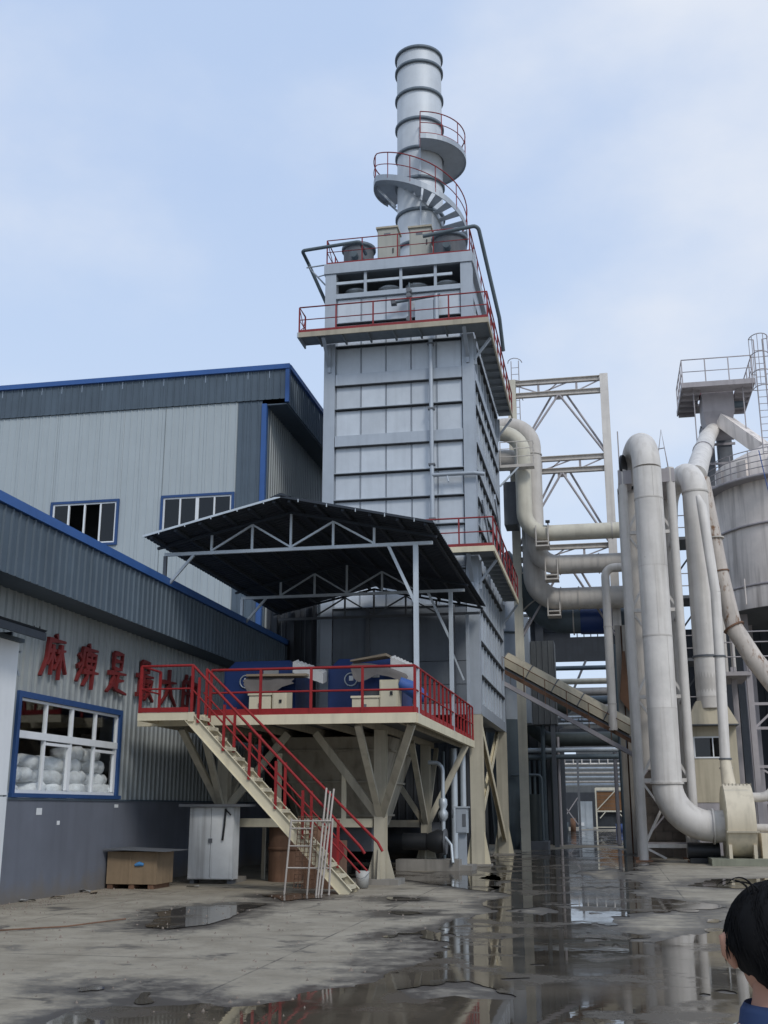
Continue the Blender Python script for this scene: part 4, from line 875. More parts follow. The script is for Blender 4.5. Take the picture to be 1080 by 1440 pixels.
# ---------------------------------------------------------------- machines on the platform
def machine(x, y, label):
    g = thing('dosing_machine', label, 'machine', (x, y, PZ), 'blue machines on the equipment platform')
    part('base', MB().box(x, x + 1.75, y, y + 1.6, PZ + .005, PZ + .28), 'machine', g)
    part('body', MB().box(x, x + 1.9, y + .12, y + 1.6, PZ + .285, PZ + 1.40), 'machine', g)
    part('end_panel', MB().box(x + .04, x + .80, y + .09, y + .118, PZ + .33, PZ + 1.34), 'machine', g)
    part('hood', MB().hexa([(x + .05, y + .16, PZ + 1.402), (x + 1.85, y + .16, PZ + 1.402), (x + 1.85, y + 1.55, PZ + 1.402), (x + .05, y + 1.55, PZ + 1.402)], [(x + .25, y + .25, PZ + 1.62), (x + 1.7, y + .25, PZ + 1.62), (x + 1.7, y + 1.4, PZ + 1.62), (x + .25, y + 1.4, PZ + 1.62)]), 'machine', g)
    part('grille', MB().box(x + .9, x + 1.5, y + .10, y + .118, PZ + .4, PZ + .8), 'darksteel', g)
    part('gauge_ring', MB().tube([(x + .6 + .16 * math.cos(rad(a)), y + .07, PZ + 1.08 + .16 * math.sin(rad(a))) for a in range(0, 361, 20)], .018, 6), 'galv', g)
    part('gauge_label', MB().box(x + .55, x + .66, y + .075, y + .089, PZ + 1.05, PZ + 1.17), 'white', g)
    part('name_plate', MB().box(x + 1.05, x + 1.45, y + .10, y + .118, PZ + 1.27, PZ + 1.39), 'bucket', g)
    part('small_plate', MB().box(x + 1.15, x + 1.32, y + .10, y + .118, PZ + 1.12, PZ + 1.18), 'white', g)
    for k in range(6): part('bolt', MB().cyl((x + 1.2, y - .001, PZ + .08 + k * .035), (x + 1.2, y - .02, PZ + .08 + k * .035), .012, n=6), 'galv', g)
machine(-9.6, 27.2, 'blue dosing machine at the left under the dark canopy')
machine(-6.85, 27.2, 'blue dosing machine at the right under the canopy beside the front post')
def drape(x0, x1, y, ztop, pts, label):
    """tarp hanging over the front of a machine with a sagging lower edge"""
    m = MB(); n = 18; q = 8; vs = []
    for j in range(q + 1):
        for i in range(n + 1):
            t = i / n; x = x0 + (x1 - x0) * t
            zb = np.interp(t, [p[0] for p in pts], [p[1] for p in pts]); v = j / q; z = ztop(t) + (zb - ztop(t)) * v
            vs.append((x + .03 * math.sin(9 * v + 5 * t), y - .05 * math.sin(t * 4 + 1) * v - .14 * v ** .5 + .012 * math.sin(t * 15 + 4 * v), float(z)))
    w = n + 1; fs = [(j * w + i, j * w + i + 1, (j + 1) * w + i + 1, (j + 1) * w + i) for j in range(q) for i in range(n)]; m.add(vs, fs, True)
    m.add([(a, b + .015, c) for a, b, c in vs], [f[::-1] for f in fs], True)
    return solo('tarp', m, 'tarp', label, 'tarpaulin', None)
drape(-8.80, -7.55, 26.62, lambda t: 4.86 - .02 * t, [(0, 4.68), (.30, 4.10), (.35, 4.05), (.41, 4.12), (.62, 4.45), (.78, 4.60), (1, 4.68)], 'dark rubber sheet hanging in a point over the left cream boxes')
drape(-6.08, -4.70, 26.62, lambda t: 5.16 - .30 * t * t, [(0, 5.0), (.05, 4.78), (.15, 4.66), (.3, 4.71), (.5, 4.84), (.7, 4.79), (1, 4.60)], 'grey curved sheet sagging over the right blue machine')
solo('board', MB().hexa([(-8.75, 26.5, 4.875), (-7.2, 26.5, 4.86), (-7.2, 27.2, 4.88), (-8.75, 27.2, 4.895)], [(-8.75, 26.5, 4.93), (-7.2, 26.5, 4.915), (-7.2, 27.2, 4.935), (-8.75, 27.2, 4.95)]), 'ply', 'tan board lying flat on the dark rubber sheet', 'board')
solo('board', MB().hexa([(-6.1, 26.52, 5.18), (-5.2, 26.5, 5.30), (-5.2, 27.2, 5.32), (-6.1, 27.2, 5.22)], [(-6.1, 26.52, 5.22), (-5.2, 26.5, 5.36), (-5.2, 27.2, 5.38), (-6.1, 27.2, 5.26)]), 'ply', 'tan board tilted up on the grey curved sheet', 'board')
def foam(pts, y0, y1, label):
    m = MB(); n = 26; (xa, za, xb, zb), th = pts; vs = []
    for i in range(n + 1):
        t = i / n; x = xa + (xb - xa) * t; z = za + (zb - za) * t; k = .014 * math.sin(t * n * 1.9) + .008 * random.uniform(-1, 1)
        vs += [(x, y0, z - th + k * .3), (x, y0, z + k), (x, y1, z + k + .1), (x, y1, z - th + .1)]
    fs = [(i * 4 + j, i * 4 + (j + 1) % 4, i * 4 + 4 + (j + 1) % 4, i * 4 + 4 + j) for i in range(n) for j in range(4)] + [(0, 1, 2, 3), (n * 4 + 3, n * 4 + 2, n * 4 + 1, n * 4)]
    m.add(vs, fs); solo('insulation_blanket', m, 'foam', label, 'insulation', 'white insulation blankets by the machines')
foam(((-7.62, 5.24, -6.84, 4.95), .27), 26.75, 27.15, 'white crinkled insulation slab between the two blue machines')
foam(((-5.14, 5.30, -4.50, 5.0), .36), 26.75, 27.3, 'white crinkled insulation slab right of the right blue machine')
def cbox(x0, x1, y, h, label, lid=False):
    c = thing('cream_box', label, 'box', ((x0 + x1) / 2, y, PZ), 'cream boxes at the feet of the machines')
    part('body', MB().box(x0, x1, y, y + .5, PZ + .005, PZ + h), 'cream', c)
    if lid: part('lid', MB().box(x0 - .03, x1 + .03, y - .03, y + .53, PZ + h, PZ + h + .05), 'cream', c); part('latch', MB().box((x0 + x1) / 2 - .03, (x0 + x1) / 2 + .03, y - .03, y - .001, PZ + h * .55, PZ + h * .7), 'darksteel', c)
    else:
        part('door', MB().box(x0 + .03, x1 - .03, y - .015, y - .001, PZ + .05, PZ + h - .04), 'cream', c); part('switch', MB().box(x1 - .18, x1 - .12, y - .04, y - .016, PZ + h * .6, PZ + h * .7), 'black', c)
cbox(-8.55, -8.0, 26.2, .62, 'low cream box behind the point of the rubber sheet', True)
cbox(-7.96, -7.6, 26.2, .72, 'taller cream box standing right of the rubber sheet point')
cbox(-5.95, -5.30, 26.1, .50, 'cream box with lid below the grey curved sheet', True)
cbox(-5.28, -4.84, 26.1, .92, 'tall cream box beside the right white insulation slab')
drape_b = MB().tube([(-4.85, 26.3, 4.62), (-4.5, 26.4, 4.45), (-4.35, 26.7, 4.3)], [.14, .2, .16], 10)
solo('wrapped_bundle', drape_b, 'bluetarp', 'blue plastic wrapped bundle behind the platform corner post', 'bundle')

# ---------------------------------------------------------------- hopper and pumps below the platform
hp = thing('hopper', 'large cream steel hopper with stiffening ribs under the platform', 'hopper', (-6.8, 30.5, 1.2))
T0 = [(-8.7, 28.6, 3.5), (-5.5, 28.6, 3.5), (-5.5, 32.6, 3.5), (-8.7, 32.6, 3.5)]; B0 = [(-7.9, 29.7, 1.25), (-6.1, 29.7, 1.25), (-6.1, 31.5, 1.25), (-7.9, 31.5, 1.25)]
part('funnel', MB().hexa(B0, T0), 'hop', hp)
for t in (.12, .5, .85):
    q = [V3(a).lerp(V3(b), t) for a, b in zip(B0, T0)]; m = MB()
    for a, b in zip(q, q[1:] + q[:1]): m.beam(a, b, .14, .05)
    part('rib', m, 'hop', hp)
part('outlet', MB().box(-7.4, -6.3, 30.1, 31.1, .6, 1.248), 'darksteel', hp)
tk = thing('drum_tank', 'black horizontal drum tank lying under the platform', 'tank', (-6.8, 33, 0))
part('shell', MB().tube([(-8.6, 34.4, .75), (-8.5, 34.4, .75), (-5.1, 34.4, .75), (-5.0, 34.4, .75)], [.35, .55, .55, .35], 20), 'black', tk)
for x in (-8.0, -5.6): part('saddle', MB().box(x - .1, x + .1, 34.05, 34.75, 0, .35), 'concrete', tk)
pu = thing('pump', 'black pump with silver valve stack beside the second platform leg', 'pump', (-4.8, 33.2, 0))
part('casing', MB().tube([(-5.25, 32.9, .78), (-4.95, 32.9, .78), (-4.75, 32.9, .78)], [.22, .34, .30], 18), 'black', pu)
part('motor', MB().cyl((-5.95, 32.9, .78), (-5.26, 32.9, .78), .24, n=16), 'black', pu)
part('flange', ring((-4.72, 32.9, .78), (1, 0, 0), .36), 'darksteel', pu)
part('riser', MB().tube(bend([(-4.78, 32.9, 1.0), (-4.78, 32.9, 3.0), (-5.2, 32.9, 3.0)], .25, 5), .06, 8), 'galv', pu)
part('valve_body', MB().tube([(-4.78, 32.9, 1.35), (-4.78, 32.9, 1.45), (-4.78, 32.9, 1.58), (-4.78, 32.9, 1.68), (-4.78, 32.9, 1.8), (-4.78, 32.9, 1.95), (-4.78, 32.9, 2.0)], [.07, .14, .15, .08, .13, .12, .07], 12), 'galv', pu)
part('hand_wheel', ring((-4.5, 32.9, 1.55), (1, 0, 0), .12, .02), 'darksteel', pu)
part('drain_hose', MB().tube([(-4.7, 32.7, .9), (-4.5, 32.5, .7), (-4.48, 32.5, .4), (-4.45, 32.4, .22)], .045, 8), 'galv', pu)
part('plinth', MB().box(-6.1, -4.3, 32.5, 33.4, -.08, .3), 'concrete', pu)
eb = thing('electric_box', 'small grey electrical box on a post beside the tower leg', 'electrical box', (-4.25, 33, 0))
part('post', MB().box(-4.38, -4.16, 33.2, 33.36, 0, 1.02), 'steel', eb); part('body', MB().box(-4.44, -4.10, 33.05, 33.35, 1.02, 1.72), 'galv', eb)
part('door', MB().box(-4.42, -4.12, 33.03, 33.049, 1.05, 1.68), 'steel', eb); part('rain_cap', MB().box(-4.48, -4.06, 33.0, 33.4, 1.721, 1.76), 'galv', eb)
part('label_plate', MB().box(-4.24, -4.14, 33.015, 33.029, 1.2, 1.55), 'darksteel', eb)
part('base_slab', MB().box(-5.0, -3.95, 32.7, 33.9, -.08, .14), 'concrete', eb)
for i, (x, y, z1, r) in enumerate(((-5.0, 34.6, 3.4, .05), (-4.72, 34.9, 3.5, .11), (-4.45, 35.0, 3.5, .09))):
    solo('riser_pipe', MB().cyl((x, y, 0), (x, y, z1), r, n=10), 'galv' if i else 'darkpipe', ['thin dark riser pipe behind the second platform leg', 'thick silver riser pipe behind the pump', 'silver riser pipe beside the electrical box'][i], 'pipe', 'vertical pipes under the platform')
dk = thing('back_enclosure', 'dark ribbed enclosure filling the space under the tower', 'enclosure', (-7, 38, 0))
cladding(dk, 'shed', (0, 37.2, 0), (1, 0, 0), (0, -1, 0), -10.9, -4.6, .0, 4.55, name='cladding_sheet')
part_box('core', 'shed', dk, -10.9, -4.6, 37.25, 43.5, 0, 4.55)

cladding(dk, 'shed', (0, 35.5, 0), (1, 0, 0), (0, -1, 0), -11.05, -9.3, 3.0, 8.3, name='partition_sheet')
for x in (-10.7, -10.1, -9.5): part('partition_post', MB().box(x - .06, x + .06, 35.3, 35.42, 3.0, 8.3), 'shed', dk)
# ---------------------------------------------------------------- things standing by the wall and the stairs
cr = thing('wooden_crate', 'brown plywood crate with a blue spray mark against the slate wall', 'crate', (-10.4, 24.2, 0))
part('front_panel', MB().box(-10.98, -10.44, 23.98, 24.0, .10, .78), 'crate', cr); part('front_panel', MB().box(-10.425, -9.82, 23.98, 24.0, .10, .78), 'crate', cr)
part('body', MB().box(-10.98, -9.82, 24.002, 24.95, .10, .78), 'crate', cr)
part('batten', MB().box(-10.46, -10.41, 23.962, 23.979, .1, .78), 'crate', cr)
for x in (-10.9, -10.4, -9.95): part('skid', MB().box(x - .06, x + .06, 24.0, 24.95, 0, .098), 'rust', cr)
part('spray_mark', MB().tube([(-10.32, 23.974, .50), (-10.22, 23.972, .53), (-10.12, 23.974, .51)], [.03, .05, .03], 8), 'bluemark', cr)
ld = solo('metal_sheet', MB().hexa([(-11.0, 23.8, .83), (-9.55, 23.75, .79), (-9.5, 25.0, .79), (-10.95, 25.0, .83)], [(-11.0, 23.8, .85), (-9.55, 23.75, .805), (-9.5, 25.0, .805), (-10.95, 25.0, .85)]), 'darksteel', 'grey metal sheet lying on top of the brown crate', 'sheet')
cb = thing('metal_cabinet', 'dirty white double-door metal cabinet under the platform', 'cabinet', (-9.3, 26.2, 0))
part('body', MB().box(-9.84, -8.74, 25.93, 26.35, .1, 1.74), 'cabinet', cb)
part('door', MB().box(-9.83, -9.30, 25.90, 25.928, .12, 1.72), 'cabinet', cb); part('door', MB().box(-9.285, -8.75, 25.90, 25.928, .12, 1.72), 'cabinet', cb)
part('handle', MB().box(-9.34, -9.25, 25.87, 25.899, .92, 1.02), 'darksteel', cb)
part('top_board', MB().box(-10.05, -8.4, 25.7, 26.5, 1.742, 1.80), 'darksteel', cb)
part('foot', MB().box(-9.8, -9.7, 25.98, 26.3, 0, .099).box(-8.88, -8.78, 25.98, 26.3, 0, .099), 'darksteel', cb)
solo('hanging_strap', MB().tube([(-8.93, 25.86, 1.70), (-8.95, 25.85, 1.3), (-8.99, 25.87, .98)], .025, 6).tube([(-8.93, 25.85, 1.68), (-8.8, 25.86, 1.55)], .018, 6), 'black', 'black strap hanging over the cabinet door', 'strap')
solo('door_frame', MB().box(-8.66, -7.95, 27.9, 28.0, 1.30, 1.46).box(-8.66, -8.58, 27.92, 28.0, 0, 1.298), 'creamdim', 'cream frame member right of the white cabinet', 'frame')
rt = thing('rusty_stack', 'rust brown vessel standing behind the staircase', 'vessel', (-8.1, 27, 0))
part('shell', MB().lathe((-7.85, 27.3, 0), [(.42, 0), (.42, 1.4), (.36, 1.47), (0, 1.5)], 24), 'rust', rt)
part('band', MB().lathe((-7.85, 27.3, .72), [(.42, 0), (.44, 0), (.44, .08), (.42, .08)], 24), 'rust', rt)
sf = thing('scaffold', 'thin rusty pipe frame leaning in front of the lower stairs', 'frame', (-6.5, 23.2, 0))
for x0_, x1_, h in ((-6.66, -6.56, 1.5), (-6.18, -6.1, 1.48), (-5.72, -5.68, 1.5)): part('upright', MB().tube([(x0_, 23.1, .0), (x1_, 23.18, h)], .022, 7), 'ladder', sf)
for z, xa, xb in ((.52, -6.62, -5.71), (.95, -6.60, -6.14), (1.30, -6.58, -6.12), (1.45, -6.56, -5.69)): part('rung', MB().tube([(xa, 23.1 + z * .053, z), (xb, 23.1 + z * .053, z)], .016, 6), 'ladder', sf)
for i, (x, dx, h) in enumerate(((-5.95, .09, 2.12), (-5.90, .12, 2.05), (-5.84, .14, 2.1))):
    solo('loose_pipe', MB().tube([(x, 22.95, 0), (x + dx, 23.35, h)], .022, 7), 'ladder', ['leftmost of three thin pipes propped against the stair', 'middle of three thin pipes propped against the stair', 'rightmost of three thin pipes propped against the stair'][i], 'pipe', 'loose pipes leaning against the stair')
mg = thing('mesh_panel', 'rusty wire mesh panel standing behind the pipe frame', 'mesh', (-6.5, 23.35, 0))
for k in range(6): part('wire', MB().tube([(-6.52 + k * .085, 23.30, .1), (-6.46 + k * .085, 23.36, 1.55)], .010, 5), 'rust', mg)
for k in range(17): part('cross_wire', MB().tube([(-6.52 + k * .004, 23.295 + k * .0035, .12 + k * .088), (-6.09 + k * .004, 23.295 + k * .0035, .12 + k * .088)], .007, 4), 'rust', mg)
sa = thing('scrap_machine', 'rusty old gear housing under the middle of the stairs', 'scrap', (-6.6, 25.2, 0))
part('body', MB().box(-6.75, -5.95, 24.9, 25.7, 0, 1.0), 'rust', sa); part('cap', MB().lathe((-6.5, 25.3, 1.0), [(.3, 0), (.28, .15), (.1, .3), (0, .32)], 14), 'rust', sa); part('flywheel', ring((-6.1, 24.86, .8), (0, 1, 0), .28, .06), 'redold', sa)
bk = thing('paint_bucket', 'dirty white bucket beside the foot of the stairs', 'bucket', (-5.55, 25.6, 0))
part('pail', MB().lathe((-5.5, 25.3, 0), [(0, .01), (.13, .01), (.155, .36), (.145, .36), (.12, .05)], 20), 'bucket', bk); part('handle', MB().tube([(-5.66, 25.3, .33), (-5.6, 25.12, .24), (-5.5, 25.1, .2), (-5.4, 25.12, .24), (-5.34, 25.3, .33)], .006, 5), 'darksteel', bk)
for i, (x, y, a) in enumerate(((-10.9, 20.4, .3), (-10.75, 21.3, 1.0), (-10.95, 22.9, .1), (-10.6, 22.6, 2.0), (-9.2, 24.6, .5))):
    m = MB(); c, s_ = math.cos(a), math.sin(a)
    vs = [(x + c * u - s_ * v, y + s_ * u + c * v, .012 + random.uniform(0, .05)) for u in (-.14, 0, .14) for v in (-.07, .07)]
    m.add(vs, [(0, 1, 3, 2), (2, 3, 5, 4)]); m.add([(p[0], p[1], p[2] - .008) for p in vs], [(2, 3, 1, 0), (4, 5, 3, 2)])
    solo('litter', m, 'bucket' if i % 2 == 0 else 'ply', ['crumpled pale litter nearest the camera at the wall foot', 'tan scrap at the foot of the slate wall', 'pale litter just left of the crate', 'tan scrap in front of the crate', 'pale litter between crate and cabinet'][i], 'litter', 'litter along the wall foot')
db = MB()
for k in range(900):
    if k < 450: x, y = -11.0 + abs(random.gauss(0, .5)), random.uniform(13, 27)
    else: x, y = random.uniform(-11, -2.6), random.uniform(9.5, 24)
    r = random.uniform(.006, .022) * (1.5 if random.random() < .06 else 1); z = .008
    vs = [(x + r * math.cos(a) * random.uniform(.7, 1.2), y + r * math.sin(a) * random.uniform(.7, 1.2), z - .01) for a in (0, 1.3, 2.5, 3.8, 5.1)] + [(x + random.uniform(-.3, .3) * r, y, z + r * random.uniform(.5, 1.0))]
    db.add(vs, [(i_, (i_ + 1) % 5, 5) for i_ in range(5)])
gv = part('grit', db, 'block'); tag(gv, 'loose grit and crumbs scattered over the concrete and along the wall foot', None, None, 'stuff')
solo('steel_rod', MB().tube([(-8.9, 15.2, .02), (-8.0, 16.2, .015), (-7.6, 17.4, .02)], .012, 5), 'rust', 'bent rusty rod lying on the concrete at the left', 'rod')

# ---------------------------------------------------------------- right side: exhaust duct, fan, support frame
ed = thing('exhaust_duct', 'thick off-white vertical duct bending into the fan at its foot', 'duct', (1.81, 38.3, 0))
pth = bend([(3.42, 38.3, 1.15), (1.81, 38.3, 1.15), (1.81, 38.3, 14.37), (1.42, 40.75, 14.37), (1.42, 40.75, 3)], [1.35, 1.15, 1.15], 9)
lo = [p for p in pth if p.z < 2.52 and p.y < 39]; 
part('elbow', MB().tube(lo[1:], .49, 28), 'duct', ed); part('inlet_collar', MB().tube([(3.16, 38.3, 1.15), (3.5, 38.3, 1.15)], .5, 28), 'duct', ed)
zc_ = [2.5, 4.9, 7.3, 9.7, 12.1, 13.2]
for a, b in zip(zc_, zc_[1:]): part('duct_section', MB().tube([(1.81, 38.3, a + .006), (1.81, 38.3, b - .006)], .49, 28, False), 'duct', ed)
part('return_bend', MB().tube([p for p in pth if p.z > 13.2 and p.z < 14.9], .489, 28), 'duct', ed)
part('return_leg', MB().tube([(1.42, 40.75, 13.2), (1.42, 40.75, 3)], .486, 28), 'pipegrey', ed)
part('flange', ring((1.81, 38.3, 2.5), (0, 0, 1), .545, .06, 28), 'pipegrey', ed); part('flange', ring((3.17, 38.3, 1.15), (1, 0, 0), .56, .05, 28), 'duct', ed)
part('flange', ring((1.42, 40.75, 13.1), (0, 0, 1), .60, .1, 28), 'black', ed)
for k, (a, b) in enumerate(zip(zc_, zc_[1:])):
    an = rad(-100 + 47 * k % 80); part('weld_seam', MB().beam((1.81 + .49 * math.cos(an), 38.3 + .49 * math.sin(an), a + .02), (1.81 + .49 * math.cos(an), 38.3 + .49 * math.sin(an), b - .02), .014, .012), 'pipegrey', ed)
for z in (7.3, 12.1): part('joint_band', ring((1.81, 38.3, z), (0, 0, 1), .50, .05, 28), 'pipegrey', ed)
for z in zc_[1:]: part('seam', ring((1.81, 38.3, z), (0, 0, 1), .4945, .012, 28), 'pipegrey', ed)
part('side_flange', ring((1.05, 39.6, 13.75), (1, -.3, 0), .42, .08, 24), 'black', ed)
fn = thing('induced_fan', 'cream centrifugal fan housing at the foot of the duct', 'fan', (3.95, 38.3, 0))
sc_ = []
for i in range(41):
    a = 2 * math.pi * i / 40; r = .98 + .22 * i / 40; sc_.append((math.sin(a) * r, math.cos(a) * r))
m = MB(); n = 40; z0_ = 1.28
vs = [(3.52, 38.3 + a, z0_ + b) for a, b in sc_[:n]] + [(4.38, 38.3 + a, z0_ + b) for a, b in sc_[:n]]
m.add(vs, [(i, (i + 1) % n, n + (i + 1) % n, n + i) for i in range(n)], True); m.add(vs[:n], [tuple(range(n))]); m.add(vs[n:], [tuple(range(n - 1, -1, -1))])
part('volute', m, 'fan', fn)
part('split_flange', MB().box(3.46, 4.44, 37.1, 37.2, .98, 1.03).box(3.48, 3.515, 37.12, 39.4, .985, 1.025), 'creamdim', fn)
part('side_plate', MB().tube([(3.50, 38.3, 1.28), (3.515, 38.3, 1.28)], 1.13, 36), 'cream', fn)
for x in (3.56, 4.30): part('foot_plate', MB().box(x - .05, x + .05, 37.3, 39.3, .2, .62), 'fan', fn)
part('bearing_box', MB().box(4.55, 6.2, 37.7, 38.9, .2, .95), 'fan', fn); part('bearing_cap', MB().cyl((4.4, 38.3, 1.1), (6.3, 38.3, 1.1), .13, n=14), 'pipegrey', fn)
part('peep_hole', MB().cyl((4.85, 37.67, .72), (4.85, 37.699, .72), .09, n=16), 'black', fn)
for k in range(8): part('bolt', MB().cyl((3.56 + k * .11, 37.5, 2.40), (3.56 + k * .11, 37.5, 2.47), .02, n=6), 'creamdim', fn)
solo('fan_plinth', MB().box(2.95, 7.2, 36.95, 39.8, -.1, .2), 'moss', 'mossy concrete plinth under the cream fan', 'plinth')
solo('outlet_pipe', MB().tube(bend([(4.4, 38.6, 2.05), (5.1, 38.6, 2.05), (5.5, 38.6, 3.6)], .5, 8), .15, 14), 'pipegrey', 'grey pipe curving up from the right of the fan', 'pipe')
dm = thing('drain_motor', 'black motor in the shade under the duct elbow', 'motor', (2.9, 38.6, 0))
part('body', MB().cyl((2.35, 38.7, .38), (3.2, 38.7, .38), .26, n=16), 'black', dm); part('foot', MB().box(2.4, 3.15, 38.45, 38.95, 0, .16), 'black', dm); part('cowl', MB().cyl((3.2, 38.7, .38), (3.35, 38.7, .38), .28, n=16), 'black', dm)

sfm = thing('duct_support_frame', 'pale tubular steel frame holding the thick duct', 'frame', (1.8, 40, 0))
for x, y in ((.98, 39.45), (2.66, 39.45), (.98, 41.9), (2.66, 41.9)):
    part('column', MB().cyl((x, y, .0), (x, y, 13.55), .155, n=16), 'duct', sfm)
    part('base_plate', MB().box(x - .28, x + .28, y - .28, y + .28, .0, .05), 'rust', sfm)
for z in (.5, 2.62, 5.4, 8.4, 11.2):
    part('cross_tube', MB().beam((.98, 39.45, z), (2.66, 39.45, z), .12), 'duct', sfm); part('cross_tube', MB().beam((.98, 41.9, z), (2.66, 41.9, z), .1), 'mauve', sfm)
    for x in (.98, 2.66): part('cross_tube', MB().beam((x, 39.45, z), (x, 41.9, z), .1), 'mauve', sfm)
    z2 = min(z + 1.9, 13.3)
    part('diagonal', MB().beam((1.05, 39.45, z + .06), (1.75, 39.55, z + 1.4), .08), 'duct', sfm); part('diagonal', MB().beam((2.6, 39.45, z + .06), (1.95, 39.55, z + 1.2), .08), 'duct', sfm)
    part('diagonal', MB().beam((1.05, 39.45, z - .06), (1.7, 39.55, z - 1.0 if z > 1 else .1), .07), 'duct', sfm)
    part('diagonal', MB().beam((.98, 41.9, z), (2.66, 41.9, z2), .06), 'mauve', sfm)
part('top_deck', MB().box(.85, 1.30, 39.3, 42.0, 13.0, 13.5).box(2.33, 2.8, 39.3, 42.0, 13.0, 13.5).box(1.3, 2.33, 41.3, 42.0, 13.0, 13.5), 'mauve', sfm)
part('stub_post', MB().tube([(.9, 39.3, 13.5), (.9, 39.3, 15.0)], .025, 6), 'mauve', sfm); part('guard_loop', MB().tube([(2.2, 39.5, 13.5), (2.45, 39.4, 15.0), (2.62, 39.4, 13.5)], .025, 6).tube([(2.3, 39.5, 14.3), (2.54, 39.4, 14.3)], .02, 6), 'mauve', sfm)

# second duct with hood and slim pipe
d2 = thing('dust_duct', 'off-white vertical duct with a bent top above the beige cabin', 'duct', (3.6, 41, 5))
pt2 = bend([(3.6, 41.0, 5.5), (3.62, 41.0, 13.9), (2.75, 43.6, 13.9), (2.5, 44.3, 9.6)], [.9, .9], 8)
part('shaft', MB().tube([p for p in pt2 if p.y < 41.05 and p.z < 13.2], .46, 26), 'duct', d2)
part('bend', MB().tube([V3((3.619, 41, 12.95))] + [p for p in pt2 if p.y > 41.001 or p.z > 13.0], .458, 26), 'duct', d2)
part('flange', ring((3.60, 41, 6.92), (0, 0, 1), .50, .07, 26), 'darksteel', d2); part('flange', ring((3.62, 41, 13.0), (0, 0, 1), .485, .06, 26), 'pipegrey', d2)
part('lower_collar', MB().lathe((3.6, 41, 0), [(.45, 5.1), (.45, 5.5), (.47, 5.9), (.44, 6.88)], 26), 'pipegrey', d2)
sp_ = thing('slim_pipe', 'slim pale pipe running down in front of the second duct into the fan', 'pipe', (3.8, 40.2, 2.4))
P_ = [(3.62, 40.0, 12.6), (3.72, 39.9, 12.2), (3.94, 39.7, 9.0), (3.90, 39.6, 6.7), (3.80, 39.4, 3.25)]
part('upper_length', MB().tube(P_[:3], [.08, .17, .17], 16), 'duct', sp_); part('lower_length', MB().tube(P_[2:], .172, 16), 'duct', sp_)
for q in ((3.90, 39.6, 6.75), (3.81, 39.4, 3.3), (3.81, 39.4, 3.0)): part('flange', ring(q, (0, 0, 1), .215, .05, 16), 'darksteel', sp_)
part('fan_outlet', MB().tube([(3.80, 39.4, 3.24), (3.82, 38.9, 2.3)], [.18, .24], 16), 'fan', sp_)
cbn = thing('beige_cabin', 'beige sheet steel cabin with window below the second duct', 'cabin', (3.6, 42, 0))
part('body', MB().box(2.72, 4.42, 41.2, 43.4, 1.9, 4.50), 'cabin', cbn); part('lower_body', MB().box(2.74, 4.40, 41.22, 43.4, 0, 1.895), 'mauve', cbn)
part('hood', MB().hexa([(2.68, 40.6, 4.54), (4.46, 40.6, 4.54), (4.46, 43.4, 4.54), (2.68, 43.4, 4.54)], [(3.1, 40.7, 5.35), (4.05, 40.7, 5.35), (4.0, 41.5, 5.35), (3.1, 41.5, 5.35)]), 'cabin', cbn)
part('eave', MB().box(2.66, 4.48, 40.58, 43.42, 4.505, 4.535), 'darksteel', cbn)
w_ = part('window', MB().box(2.94, 3.98, 41.17, 41.199, 4.10, 4.15).box(2.94, 3.98, 41.17, 41.199, 3.40, 3.45).box(2.94, 2.99, 41.17, 41.199, 3.45, 4.10).box(3.93, 3.98, 41.17, 41.199, 3.45, 4.10).box(3.58, 3.62, 41.17, 41.199, 3.45, 4.10), 'white', cbn)
part('pane', MB().box(2.99, 3.58, 41.185, 41.195, 3.45, 4.10), M['glassdim'], w_); part('pane', MB().box(3.62, 3.93, 41.185, 41.195, 3.45, 4.10), M['glassdim'], w_)
part('dark_backing', MB().box(2.99, 3.93, 41.196, 41.1985, 3.45, 4.10), 'darksteel', w_)
part('handle', MB().box(3.0, 3.25, 41.15, 41.199, 1.6, 1.66), 'black', cbn)

rp_ = thing('rusty_chute', 'rust stained chute pipe slanting down to the right from the tank', 'pipe', (4.6, 42, 6))
C_ = [(4.02, 42.35, 13.9), (4.40, 42.1, 10.2), (4.72, 42, 8.1), (5.3, 41.8, 6.9), (6.4, 41.5, 5.2), (7.2, 41.3, 4.0)]
part('upper_length', MB().tube(C_[:3], .30, 18), 'ductold', rp_); part('lower_length', MB().tube(C_[2:], [.32, .34, .36, .36], 18), 'ductold', rp_)
part('flange', ring(C_[1], V3(C_[2]) - V3(C_[1]), .335, .05, 18), 'rust', rp_); part('flange', ring(C_[2], V3(C_[3]) - V3(C_[2]), .40, .06, 18), 'rust', rp_); part('flange', ring((4.32, 42.15, 11.5), (.1, -.05, -2), .33, .05, 18), 'pipegrey', rp_)

# conical tank with gallery, head house, chutes, caged ladder
TKX, TKY, TR_ = 9.05, 51.0, 3.85
tn = thing('round_tank', 'large weathered grey round tank at the right edge', 'tank', (TKX, TKY, 9))
part('shell_course', MB().lathe((TKX, TKY, 0), [(TR_, 13.45), (TR_, 15.3)], 56), 'tank', tn); part('shell_course', MB().lathe((TKX, TKY, 0), [(TR_ - .01, 10.85), (TR_ - .01, 13.4)], 56), 'tank', tn)
part('shell_course', MB().lathe((TKX, TKY, 0), [(TR_ + .05, 9.85), (TR_ + .05, 10.75), (TR_, 10.84)], 56), 'tank', tn)
for z in (13.42, 10.83): part('seam_band', MB().lathe((TKX, TKY, z - .05), [(TR_, 0), (TR_ + .07, 0), (TR_ + .07, .09), (TR_, .09)], 56), 'mauve', tn)
part('floor', MB().lathe((TKX, TKY, 0), [(TR_ + .05, 9.85), (0, 9.85)], 56), 'darksteel', tn)
